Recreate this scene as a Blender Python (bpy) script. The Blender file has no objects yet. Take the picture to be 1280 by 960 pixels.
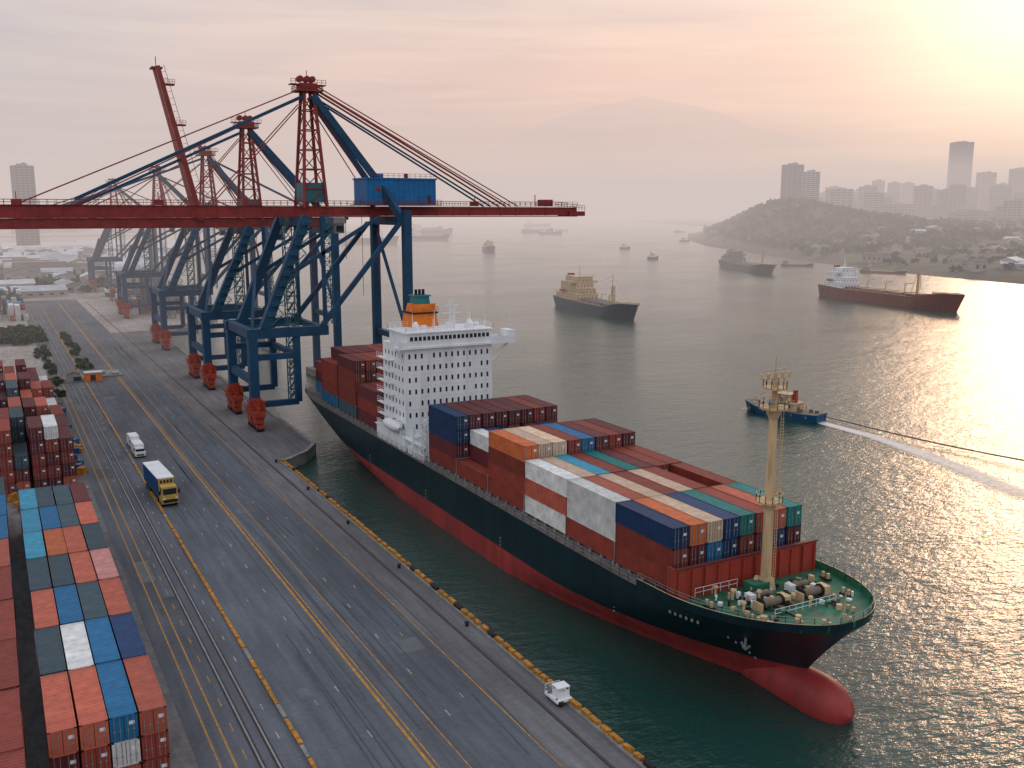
import bpy, math, random
from mathutils import Vector, Matrix, noise
R = random.Random(7)
scene = bpy.context.scene
scene.view_settings.view_transform = 'Standard'
scene.view_settings.look = 'None'
scene.view_settings.exposure = 0

# ---------------------------------------------------------------- helpers
class MB:
    def __init__(s): s.v=[]; s.f=[]; s.m=[]
    def quad(s,a,b,c,d,m=0):
        n=len(s.v); s.v+= [tuple(a),tuple(b),tuple(c),tuple(d)]; s.f.append((n,n+1,n+2,n+3)); s.m.append(m)
    def poly(s,pts,m=0):
        n=len(s.v); s.v+=[tuple(p) for p in pts]; s.f.append(tuple(range(n,n+len(pts)))); s.m.append(m)
    def box(s,c,d,m=0,rz=0,top=None):
        cx,cy,cz=c; x,y,z=d[0]/2,d[1]/2,d[2]/2
        n=len(s.v); co,si=math.cos(rz),math.sin(rz)
        for k,zz in ((0,-z),(1,z)):
            sx,sy=(x,y)
            if k==1 and top: sx,sy=x*top,y*top
            for px,py in ((-sx,-sy),(sx,-sy),(sx,sy),(-sx,sy)):
                s.v.append((cx+px*co-py*si,cy+px*si+py*co,cz+zz))
        for f in ((0,3,2,1),(4,5,6,7),(0,1,5,4),(1,2,6,5),(2,3,7,6),(3,0,4,7)):
            s.f.append(tuple(n+i for i in f)); s.m.append(m)
    def bb(s,x0,x1,y0,y1,z0,z1,m=0):
        s.box(((x0+x1)/2,(y0+y1)/2,(z0+z1)/2),(x1-x0,y1-y0,z1-z0),m)
    def frame(s,p1,p2):
        p1,p2=Vector(p1),Vector(p2); d=(p2-p1); L=d.length; d.normalize()
        up=Vector((0,0,1)) if abs(d.z)<0.97 else Vector((0,1,0))
        a=d.cross(up).normalized(); b=a.cross(d).normalized()
        return p1,p2,a,b
    def beam(s,p1,p2,w,h=None,m=0,w2=None,h2=None):
        h=h or w; w2=w2 or w; h2=h2 or h
        p1,p2,a,b=s.frame(p1,p2); n=len(s.v)
        for p,ww,hh in ((p1,w,h),(p2,w2,h2)):
            for i,j in ((-1,-1),(1,-1),(1,1),(-1,1)):
                s.v.append(tuple(p+a*(i*ww/2)+b*(j*hh/2)))
        for f in ((0,3,2,1),(4,5,6,7),(0,1,5,4),(1,2,6,5),(2,3,7,6),(3,0,4,7)):
            s.f.append(tuple(n+i for i in f)); s.m.append(m)
    def cyl(s,p1,p2,r1,r2=None,n=10,m=0,cap=True):
        r2=r1 if r2 is None else r2
        p1,p2,a,b=s.frame(p1,p2); k=len(s.v)
        for p,r in ((p1,r1),(p2,r2)):
            for i in range(n):
                t=2*math.pi*i/n; s.v.append(tuple(p+a*(r*math.cos(t))+b*(r*math.sin(t))))
        for i in range(n):
            j=(i+1)%n; s.f.append((k+i,k+j,k+n+j,k+n+i)); s.m.append(m)
        if cap:
            s.f.append(tuple(k+i for i in range(n))[::-1]); s.m.append(m)
            s.f.append(tuple(k+n+i for i in range(n))); s.m.append(m)
    def truss(s,p1,p2,w,r,seg,m=0,w2=None):
        w2=w2 or w
        p1,p2,a,b=s.frame(p1,p2)
        cs=[(-1,-1),(1,-1),(1,1),(-1,1)]
        P=lambda t,c:(p1.lerp(p2,t)+a*(c[0]*(w+(w2-w)*t)/2)+b*(c[1]*(w+(w2-w)*t)/2))
        for c in cs: s.beam(P(0,c),P(1,c),r*1.5,None,m)
        for k in range(seg):
            t0,t1=k/seg,(k+1)/seg
            for i in range(4):
                c,d=cs[i],cs[(i+1)%4]
                if k%2: c,d=d,c
                s.beam(P(t0,c),P(t1,d),r,None,m)
                s.beam(P(t1,cs[i]),P(t1,cs[(i+1)%4]),r,None,m)
    def rail(s,pts,h=1.1,step=2.0,r=0.05,m=0,rows=2):
        for p,q in zip(pts[:-1],pts[1:]):
            p,q=Vector(p),Vector(q); L=(q-p).length
            for k in range(1,rows+1):
                z=Vector((0,0,h*k/rows)); s.beam(p+z,q+z,r,None,m)
            n=max(1,int(L/step))
            for i in range(n+1):
                a=p.lerp(q,i/n); s.beam(a,a+Vector((0,0,h)),r,None,m)
    def obj(s,name,mats,parent=None,loc=None,smooth=False):
        me=bpy.data.meshes.new(name); me.from_pydata(s.v,[],s.f); 
        for mt in mats: me.materials.append(mt)
        me.polygons.foreach_set('material_index',s.m)
        if smooth: me.polygons.foreach_set('use_smooth',[True]*len(s.f))
        me.update()
        o=bpy.data.objects.new(name,me); scene.collection.objects.link(o)
        if loc: o.location=loc
        if parent: o.parent=parent
        return o
def empty(name,loc=(0,0,0)):
    o=bpy.data.objects.new(name,None); scene.collection.objects.link(o); o.location=loc; o.empty_display_size=1; return o

# ---------------------------------------------------------------- materials
def nmat(name):
    m=bpy.data.materials.new(name); m.use_nodes=True; nt=m.node_tree
    return m,nt,nt.nodes['Principled BSDF']
def paint(name,col,rough=0.5,metal=0.0,var=0.25,scale=0.6,rust=0.0,streak=False,bump=0.0,rnd=0.0,rustcol=(0.12,0.05,0.03)):
    m,nt,b=nmat(name); N=nt.nodes; Lk=nt.links
    tc=N.new('ShaderNodeTexCoord'); mp=N.new('ShaderNodeMapping')
    Lk.new(tc.outputs['Object'],mp.inputs[0])
    if streak: mp.inputs['Scale'].default_value=(1,1,0.12)
    no=N.new('ShaderNodeTexNoise'); no.inputs['Scale'].default_value=scale; no.inputs['Detail'].default_value=4; no.inputs['Roughness'].default_value=0.65
    Lk.new(mp.outputs[0],no.inputs['Vector'])
    r=N.new('ShaderNodeMapRange'); r.inputs[1].default_value=0.3; r.inputs[2].default_value=0.7
    r.inputs[3].default_value=1-var; r.inputs[4].default_value=1+var*0.6
    Lk.new(no.outputs[0],r.inputs[0])
    last=r.outputs[0]
    if rnd:
        oi=N.new('ShaderNodeObjectInfo'); r2=N.new('ShaderNodeMapRange'); r2.inputs[3].default_value=1-rnd; r2.inputs[4].default_value=1+rnd
        Lk.new(oi.outputs['Random'],r2.inputs[0]); mu=N.new('ShaderNodeMath'); mu.operation='MULTIPLY'
        Lk.new(last,mu.inputs[0]); Lk.new(r2.outputs[0],mu.inputs[1]); last=mu.outputs[0]
    vm=N.new('ShaderNodeVectorMath'); vm.operation='SCALE'; vm.inputs[0].default_value=col[:3]
    Lk.new(last,vm.inputs['Scale']); out=vm.outputs[0]
    if rust:
        n2=N.new('ShaderNodeTexNoise'); n2.inputs['Scale'].default_value=scale*2.3; n2.inputs['Detail'].default_value=4
        Lk.new(mp.outputs[0],n2.inputs['Vector'])
        r3=N.new('ShaderNodeMapRange'); r3.inputs[1].default_value=0.52; r3.inputs[2].default_value=0.72; r3.inputs[4].default_value=rust
        Lk.new(n2.outputs[0],r3.inputs[0])
        mx=N.new('ShaderNodeMix'); mx.data_type='RGBA'; Lk.new(r3.outputs[0],mx.inputs[0]); Lk.new(out,mx.inputs[6]); mx.inputs[7].default_value=(*rustcol,1)
        out=mx.outputs[2]
    Lk.new(out,b.inputs['Base Color'])
    b.inputs['Roughness'].default_value=rough; b.inputs['Metallic'].default_value=metal
    b.inputs['Specular IOR Level'].default_value=0.35
    if bump:
        bp=N.new('ShaderNodeBump'); bp.inputs['Strength'].default_value=bump; bp.inputs['Distance'].default_value=0.05
        Lk.new(no.outputs[0],bp.inputs['Height']); Lk.new(bp.outputs[0],b.inputs['Normal'])
    return m

def asphalt(name,col,stretch,patch=0.35,joint=0.86):
    m,nt,b=nmat(name); N=nt.nodes; Lk=nt.links
    tc=N.new('ShaderNodeTexCoord')
    def noi(sc,vec,det=4):
        mp=N.new('ShaderNodeMapping'); mp.inputs['Scale'].default_value=vec; Lk.new(tc.outputs['Object'],mp.inputs[0])
        n=N.new('ShaderNodeTexNoise'); n.inputs['Scale'].default_value=sc; n.inputs['Detail'].default_value=det; n.inputs['Roughness'].default_value=0.6; Lk.new(mp.outputs[0],n.inputs['Vector'])
        return n.outputs[0]
    def mr(s,a,b_,c,d):
        r=N.new('ShaderNodeMapRange'); r.inputs[1].default_value=a; r.inputs[2].default_value=b_; r.inputs[3].default_value=c; r.inputs[4].default_value=d; Lk.new(s,r.inputs[0]); return r.outputs[0]
    def mul(a,b_):
        q=N.new('ShaderNodeMath'); q.operation='MULTIPLY'; Lk.new(a,q.inputs[0]); Lk.new(b_,q.inputs[1]); return q.outputs[0]
    a=mr(noi(0.9,(1,stretch,1)),0.3,0.7,1-patch,1+patch)
    c=mr(noi(0.05,(1,.5,1)),0.35,0.65,0.74,1.22)
    d=mr(noi(1.3,(1,1,1)),0.3,0.7,0.88,1.12)
    br=N.new('ShaderNodeTexBrick'); br.inputs['Scale'].default_value=1; br.inputs['Brick Width'].default_value=9; br.inputs['Row Height'].default_value=11
    br.inputs['Mortar Size'].default_value=0.05; br.offset=0
    br.inputs['Color1'].default_value=(1,1,1,1); br.inputs['Color2'].default_value=(0.93,0.93,0.93,1); br.inputs['Mortar'].default_value=(joint,joint,joint,1)
    Lk.new(tc.outputs['Object'],br.inputs['Vector'])
    k=mul(mul(mul(a,c),d),br.outputs[0])
    vm=N.new('ShaderNodeVectorMath'); vm.operation='SCALE'; vm.inputs[0].default_value=col; Lk.new(k,vm.inputs['Scale'])
    Lk.new(vm.outputs[0],b.inputs['Base Color']); b.inputs['Roughness'].default_value=0.75; b.inputs['Specular IOR Level'].default_value=0.35
    return m

M={}
M['asphalt']=asphalt('quay_asphalt',(0.100,0.112,0.134),0.05,0.24)
M['asph2']=asphalt('quay_apron_edge',(0.145,0.144,0.155),0.08,0.25)
M['yard']=asphalt('yard_concrete',(0.16,0.16,0.165),0.4,0.3)
M['dirt']=asphalt('dusty_ground',(0.33,0.30,0.28),0.5,0.45)
M['conc']=paint('concrete',(0.26,0.25,0.24),0.85,var=0.35,scale=0.4,bump=0.3)
M['yel']=paint('yellow_road_paint',(0.50,0.25,0.04),0.7,var=0.5,scale=1.5,rust=0.7,rustcol=(0.12,0.12,0.12))
M['wht']=paint('white_road_paint',(0.46,0.40,0.32),0.7,var=0.5,scale=1.5,rust=0.85,rustcol=(0.12,0.12,0.13))
M['rail']=paint('rail_steel',(0.035,0.03,0.03),0.6,var=0.3)
M['ochre']=paint('ochre_fender',(0.50,0.22,0.025),0.6,var=0.6,scale=1.2,rust=0.7)
M['black']=paint('dark_rubber',(0.02,0.02,0.022),0.8)
M['craneblue']=paint('crane_blue',(0.007,0.06,0.135),0.55,var=0.35,scale=0.2,rust=0.15,rustcol=(0.03,0.05,0.07))
M['craneteal']=paint('crane_teal',(0.03,0.15,0.19),0.55,var=0.35,scale=0.2,rust=0.2)
M['boxblue']=paint('machine_house_blue',(0.005,0.15,0.40),0.5,var=0.25,scale=0.3,rust=0.15,rustcol=(0.03,0.08,0.15))
M['cranered']=paint('crane_red',(0.27,0.03,0.028),0.55,var=0.35,scale=0.25,rust=0.3,rustcol=(0.12,0.03,0.025))
M['bogie']=paint('bogie_red_orange',(0.38,0.05,0.025),0.6,var=0.45,scale=0.7,rust=0.45)
M['cable']=paint('steel_cable',(0.10,0.07,0.07),0.5)
M['grey']=paint('grey_steel',(0.25,0.27,0.28),0.5,var=0.3)
M['shipwhite']=paint('ship_white',(0.80,0.84,0.87),0.45,var=0.12,scale=0.3,rust=0.2,streak=True,rustcol=(0.40,0.30,0.25))
M['glass']=paint('dark_window',(0.02,0.03,0.04),0.12,var=0.3)
M['hull']=paint('hull_dark_navy_green',(0.004,0.024,0.034),0.38,var=0.4,scale=0.35,rust=0.22,streak=True,rustcol=(0.05,0.045,0.045))
M['hullred']=paint('hull_antifouling_red',(0.36,0.045,0.045),0.5,var=0.35,scale=0.3,rust=0.6,streak=True,rustcol=(0.17,0.05,0.045))
M['deckgreen']=paint('deck_green',(0.025,0.17,0.10),0.6,var=0.45,scale=0.5,rust=0.6)
M['deckgrey']=paint('deck_grey',(0.17,0.16,0.15),0.65,var=0.4,scale=0.4,rust=0.4)
M['brkred']=paint('breakwater_red',(0.38,0.055,0.035),0.55,var=0.3,scale=0.5,rust=0.3,streak=True)
M['mast']=paint('mast_cream',(0.66,0.47,0.27),0.5,var=0.25,scale=0.7,rust=0.4,streak=True)
M['orange']=paint('funnel_orange',(0.80,0.20,0.015),0.5,var=0.2,rust=0.3)
M['teal']=paint('funnel_teal',(0.02,0.18,0.2),0.5,var=0.2)
M['rope']=paint('rope',(0.20,0.16,0.12),0.8)
M['leaf']=paint('foliage_green',(0.045,0.08,0.035),0.7,var=0.7,scale=0.35)
M['leaf2']=paint('foliage_dark',(0.022,0.045,0.025),0.7,var=0.6,scale=0.3)
M['roofl']=paint('pale_roof',(0.50,0.53,0.57),0.6,var=0.3,scale=0.1,rnd=0.3)
M['roofd']=paint('dark_roof',(0.16,0.13,0.12),0.7,var=0.3,scale=0.1,rnd=0.4)
M['wall']=paint('plaster_wall',(0.36,0.35,0.34),0.8,var=0.25,scale=0.15,rnd=0.25)
M['towerwall']=paint('tower_facade',(0.22,0.26,0.31),0.7,var=0.2,scale=0.05,rnd=0.25)
M['truckyellow']=paint('truck_yellow',(0.55,0.36,0.08),0.45,var=0.2,rust=0.2)
M['truckblue']=paint('truck_blue',(0.015,0.09,0.24),0.45,var=0.2)

CC={'salmon':(0.48,0.115,0.07),'brick':(0.26,0.045,0.030),'maroon':(0.125,0.024,0.028),'orange':(0.58,0.15,0.05),
    'blue':(0.010,0.14,0.31),'lblue':(0.04,0.27,0.41),'navy':(0.008,0.045,0.14),'slate':(0.045,0.085,0.11),'white':(0.70,0.72,0.71),
    'teal':(0.006,0.22,0.21),'pink':(0.54,0.24,0.22),'cream':(0.68,0.50,0.36)}
for k,c in CC.items(): M['c_'+k]=paint('container_'+k,c,0.55,var=0.28,scale=0.45,rust=0.38,rnd=0.22,rustcol=(c[0]*0.38+0.025,c[1]*0.35+0.02,c[2]*0.35+0.018))

# ---------------------------------------------------------------- camera / light / sky
cam=bpy.data.cameras.new('camera'); co=bpy.data.objects.new('camera',cam); scene.collection.objects.link(co)
cam.sensor_width=36; cam.lens=33.75; cam.clip_start=0.5; cam.clip_end=60000
co.location=(0,0,54); co.rotation_euler=(math.radians(90-10.16),0,math.radians(-28.4)); scene.camera=co

AZ,EL=math.radians(57.5),math.radians(12)
sd=Vector((math.sin(AZ)*math.cos(EL),math.cos(AZ)*math.cos(EL),math.sin(EL)))
sun=bpy.data.lights.new('sun','SUN'); so=bpy.data.objects.new('sun',sun); scene.collection.objects.link(so)
sun.energy=0.75; sun.angle=math.radians(10); sun.color=(1.0,0.64,0.40)
so.rotation_euler=sd.to_track_quat('Z','Y').to_euler()

w=bpy.data.worlds.new('World'); scene.world=w; w.use_nodes=True
nt=w.node_tree; N=nt.nodes; Lk=nt.links; bg=N['Background']
sky=N.new('ShaderNodeTexSky'); sky.sky_type='NISHITA'; sky.sun_disc=False; sky.sun_elevation=EL; sky.sun_rotation=AZ; sky.dust_density=4
tc=N.new('ShaderNodeTexCoord'); sx=N.new('ShaderNodeSeparateXYZ'); Lk.new(tc.outputs['Generated'],sx.inputs[0])
def ramp(src,stops):
    r=N.new('ShaderNodeValToRGB'); e=r.color_ramp.elements
    while len(e)<len(stops): e.new(0.5)
    for i,(p,c) in enumerate(stops): e[i].position=p; e[i].color=(*c,1)
    Lk.new(src,r.inputs[0]); return r.outputs[0]
def mixc(f,a,b,mode='MIX'):
    x=N.new('ShaderNodeMix'); x.data_type='RGBA'; x.blend_type=mode
    if isinstance(f,(int,float)): x.inputs[0].default_value=f
    else: Lk.new(f,x.inputs[0])
    for i,s in ((6,a),(7,b)):
        if isinstance(s,tuple): x.inputs[i].default_value=(*s,1)
        else: Lk.new(s,x.inputs[i])
    return x.outputs[2]
def cnoise(vec,rot,sc,det,dist=0.4):
    mp=N.new('ShaderNodeMapping'); mp.inputs['Scale'].default_value=vec; mp.inputs['Rotation'].default_value=rot; Lk.new(tc.outputs['Generated'],mp.inputs[0])
    cn=N.new('ShaderNodeTexNoise'); cn.inputs['Scale'].default_value=sc; cn.inputs['Detail'].default_value=det; cn.inputs['Roughness'].default_value=0.55; cn.inputs['Distortion'].default_value=dist; Lk.new(mp.outputs[0],cn.inputs['Vector']); return cn.outputs[0]
cool=ramp(sx.outputs[2],[(0,(0.56,0.53,0.54)),(0.10,(0.65,0.605,0.61)),(0.22,(0.69,0.68,0.69)),(0.45,(0.80,0.84,0.90)),(1,(0.76,0.85,0.97))])
warm=ramp(sx.outputs[2],[(0,(0.76,0.58,0.50)),(0.08,(0.84,0.61,0.53)),(0.14,(0.94,0.67,0.57)),(0.24,(0.92,0.80,0.71)),(0.5,(0.84,0.83,0.84)),(1,(0.78,0.85,0.97))])
dt=N.new('ShaderNodeVectorMath'); dt.operation='DOT_PRODUCT'; dt.inputs[1].default_value=sd; Lk.new(tc.outputs['Generated'],dt.inputs[0])
mr=N.new('ShaderNodeMapRange'); mr.interpolation_type='SMOOTHSTEP'; mr.inputs[1].default_value=0.50; mr.inputs[2].default_value=0.97; Lk.new(dt.outputs['Value'],mr.inputs[0])
base=mixc(mr.outputs[0],cool,warm)
cl=ramp(cnoise((1.2,1.2,9),(0.05,0.12,0),1.6,4),[(0.33,(0.89,0.88,0.93)),(0.5,(1.0,0.985,0.98)),(0.64,(1.10,1.02,0.98))])
base=mixc(1.0,base,cl,'MULTIPLY')
cl2=ramp(cnoise((1,1,14),(-0.06,0.16,0.3),3.4,5,0.8),[(0.4,(0.955,0.935,0.945)),(0.6,(1.05,1.02,1.0))])
base=mixc(1.0,base,cl2,'MULTIPLY')
mx0=N.new('ShaderNodeMath'); mx0.operation='MAXIMUM'; mx0.inputs[1].default_value=0; Lk.new(dt.outputs['Value'],mx0.inputs[0])
pw=N.new('ShaderNodeMath'); pw.operation='POWER'; pw.inputs[1].default_value=150; Lk.new(mx0.outputs[0],pw.inputs[0])
gs=N.new('ShaderNodeVectorMath'); gs.operation='SCALE'; gs.inputs[0].default_value=(0.75,0.55,0.32); Lk.new(pw.outputs[0],gs.inputs['Scale'])
base=mixc(1.0,base,gs.outputs[0],'ADD')
sk=N.new('ShaderNodeVectorMath'); sk.operation='SCALE'; sk.inputs['Scale'].default_value=0.06; Lk.new(sky.outputs[0],sk.inputs[0])
fin=mixc(0.9,sk.outputs[0],base)
Lk.new(fin,bg.inputs[0]); bg.inputs[1].default_value=1.04

# ---------------------------------------------------------------- haze bank over the bay (absorbing volume, emission colour stands in for scattered light)
hb=MB(); hb.bb(-4000,9000,300,10500,-60,190)
hm=bpy.data.materials.new('haze_air'); hm.use_nodes=True; n=hm.node_tree; n.nodes.clear()
ou=n.nodes.new('ShaderNodeOutputMaterial'); ab=n.nodes.new('ShaderNodeVolumeAbsorption'); em=n.nodes.new('ShaderNodeEmission'); ad=n.nodes.new('ShaderNodeAddShader')
SIG=1/1900
ab.inputs[0].default_value=(0,0,0,1); ab.inputs[1].default_value=SIG
em.inputs[0].default_value=(0.66,0.56,0.53,1); em.inputs[1].default_value=SIG
n.links.new(ab.outputs[0],ad.inputs[0]); n.links.new(em.outputs[0],ad.inputs[1]); n.links.new(ad.outputs[0],ou.inputs['Volume'])
hb.obj('haze',[hm])

# ---------------------------------------------------------------- water
WZ=-2.5
m,nt2,b=nmat('sea_water'); N2=nt2.nodes; L2=nt2.links
tc2=N2.new('ShaderNodeTexCoord')
def wn(scale,vec,det,rot=0.6,typ='n'):
    mp=N2.new('ShaderNodeMapping'); mp.inputs['Scale'].default_value=vec; mp.inputs['Rotation'].default_value=(0,0,rot); L2.new(tc2.outputs['Object'],mp.inputs[0])
    n_=N2.new('ShaderNodeTexNoise'); n_.inputs['Scale'].default_value=scale; n_.inputs['Detail'].default_value=det; n_.inputs['Roughness'].default_value=0.6; L2.new(mp.outputs[0],n_.inputs['Vector']); return n_.outputs[0]
a1=wn(0.42,(1,2.2,1),4,0.5); a2=wn(0.07,(1,2,1),2,0.9); a3=wn(0.008,(1,1.6,1),3,0.3)
ma=N2.new('ShaderNodeMath'); ma.operation='MULTIPLY_ADD'; ma.inputs[1].default_value=1.6; L2.new(a2,ma.inputs[0]); L2.new(a1,ma.inputs[2])
bp=N2.new('ShaderNodeBump'); bp.inputs['Strength'].default_value=1.0; bp.inputs['Distance'].default_value=0.30; L2.new(ma.outputs[0],bp.inputs['Height']); L2.new(bp.outputs[0],b.inputs['Normal'])
rr=N2.new('ShaderNodeValToRGB'); rr.color_ramp.elements[0].position=0.35; rr.color_ramp.elements[0].color=(0.008,0.046,0.040,1); rr.color_ramp.elements[1].position=0.7; rr.color_ramp.elements[1].color=(0.018,0.060,0.050,1)
L2.new(a3,rr.inputs[0]); L2.new(rr.outputs[0],b.inputs['Base Color'])
r5=N2.new('ShaderNodeMapRange'); r5.inputs[1].default_value=0.35; r5.inputs[2].default_value=0.65; r5.inputs[3].default_value=0.10; r5.inputs[4].default_value=0.22; L2.new(a3,r5.inputs[0]); L2.new(r5.outputs[0],b.inputs['Roughness'])
b.inputs['IOR'].default_value=1.50
M['water']=m
wb=MB(); wb.quad((-20000,-2000,WZ),(40000,-2000,WZ),(40000,40000,WZ),(-20000,40000,WZ)); wb.obj('water',[m])

# ---------------------------------------------------------------- quay land
EDGE=53.3
land=[(-3000,-200),(EDGE,-200),(EDGE,204),(60,210),(64.5,217),(64.5,470),(95,505),(112,700),(180,1100),(300,1400),(-3000,1400)]
g=MB(); g.poly([(x,y,0) for x,y in land],0)
for i in range(len(land)):
    a=land[i]; c=land[(i+1)%len(land)]
    g.quad((a[0],a[1],-9),(c[0],c[1],-9),(c[0],c[1],0),(a[0],a[1],0),1)
g.obj('ground',[M['dirt'],M['conc']])
g=MB(); g.quad((14,-150,0.012),(45.8,-150,0.012),(45.8,660,0.012),(14,660,0.012)); g.obj('quay_road',[M['asphalt']])
g=MB(); g.quad((45.8,-150,0.012),(EDGE-0.9,-150,0.012),(EDGE-0.9,204,0.012),(45.8,204,0.012)); 
g.poly([(45.8,204,0.012),(EDGE-.9,204,0.012),(59.4,210.4,.012),(63.6,217.4,0.012),(63.6,468,0.012),(45.8,468,0.012)]); g.obj('quay_apron',[M['asph2']])
g=MB(); g.quad((-60,-150,0.012),(14,-150,0.012),(14,312,0.012),(-60,312,0.012)); g.obj('yard_pavement',[M['yard']])

def line(x,wd,y0=0,y1=650,dash=None,z=0.03):
    g=MB()
    if dash:
        y=y0
        while y<y1:
            if R.random()<.92: g.quad((x-wd/2,y,z),(x+wd/2,y,z),(x+wd/2,y+dash[0],z),(x-wd/2,y+dash[0],z))
            y+=dash[0]+dash[1]
    else: g.quad((x-wd/2,y0,z),(x+wd/2,y0,z),(x+wd/2,y1,z),(x-wd/2,y1,z))
    return g
mk=MB(); mw=MB()
for x,wd,mat,dash in ((34.3,0.36,0,None),(34.9,0.16,0,None),(37.6,0.13,0,None),(17.3,0.2,0,None),(15.9,0.18,0,None),(45.6,0.16,0,None),
                      (31.0,0.14,1,(1.5,9.5)),(40.0,0.14,1,(1.5,9.5)),(28.0,0.10,1,(1.2,15)),(43.0,0.10,1,(1.2,17)),(22.4,0.13,1,(1.4,5.2)),(18.5,0.13,0,(2.0,4.0))):
    g=line(x,wd,dash=dash)
    t=mk if mat==0 else mw
    n=len(t.v); t.v+=g.v; t.f+=[tuple(i+n for i in f) for f in g.f]; t.m+=g.m
mk.obj('yellow_lane_marking',[M['yel']]); mw.obj('white_lane_marking',[M['wht']])
g=MB()
for x in (19.6,21.1): 
    g.bb(x-0.30,x+0.30,-20,640,0.013,0.035,0)
    g.bb(x-0.09,x+0.09,-20,640,0.035,0.10,1)
g.obj('railway_track',[M['rail'],M['grey']])
g=MB()
for x in (49.9,): g.bb(x-0.22,x+0.22,-20,640,0.013,0.05,0); g.bb(x-0.07,x+0.07,-20,640,0.05,0.09,1)
g.obj('crane_rail',[M['rail'],M['cable']])
tm=paint('tyre_mark',(0.068,0.075,0.088),0.75,var=.3,scale=.4); tm2=paint('asphalt_patch',(0.082,0.09,0.105),0.75,var=.3,scale=.4); tm3=paint('concrete_patch',(0.13,0.14,0.155),0.75,var=.3,scale=.4)
g=MB()
for q in range(60):
    x=R.choice([26.5,29.5,32.5,36.2,38.8,41.5,44])+R.uniform(-.6,.6); y=R.uniform(60,420); L=R.uniform(10,50); dx=R.uniform(-.5,.5)
    for s in (0,1.9): g.quad((x+s,y,.020),(x+s+.2,y,.020),(x+s+.2+dx,y+L,.020),(x+s+dx,y+L,.020),0)
for q in range(26):
    x=R.uniform(15,42); y=R.uniform(60,420); wx=R.uniform(1,3.5); ly=R.uniform(2,10); g.quad((x,y,.0165),(x+wx,y,.0165),(x+wx,y+ly,.0165),(x,y+ly,.0165),R.choice([1,2]))
g.obj('road_patches',[tm,tm2,tm3])
g=MB(); y=20
while y<600:
    L=R.uniform(2.4,3.2); g.bb(24.0-0.22,24.22+R.uniform(-.05,.05),y,y+L,0.0,0.26+R.uniform(-.05,.05),0 if R.random()<0.8 else 1); y+=L+R.uniform(0.1,0.5)
g.obj('painted_kerb',[M['ochre'],M['conc']])
g=MB(); g.bb(EDGE-0.9,EDGE+0.05,-20,204,0.0,0.22,1); g.beam((EDGE-.4,204,.11),(60,210.4,.11),.9,.22,1); g.beam((60,210.2,.11),(64.1,217.2,.11),.9,.22,1); g.bb(63.7,64.6,217,468,0,0.22,1)
y=30
while y<203:
    L=R.uniform(1.1,1.9); g.box((EDGE-0.35+R.uniform(-.06,.06),y+L/2,0.43+R.uniform(-.05,.05)),(0.55,L,0.46),0 if R.random()<.9 else 2,R.uniform(-.05,.05)); y+=L+R.uniform(0.25,0.8)
y=30
while y<206:
    g.cyl((EDGE+0.15,y,-1.2),(EDGE+0.5,y,-1.2),0.9,0.9,12,2); y+=6
y=36
while y<206: g.cyl((EDGE-1.7,y,0.0),(EDGE-1.7,y,0.5),0.2,0.28,8,2); g.cyl((EDGE-1.7,y,0.5),(EDGE-1.7,y,0.62),0.36,0.3,8,2); y+=24
g.obj('quay_edge_fender',[M['ochre'],M['conc'],M['black']])

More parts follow.
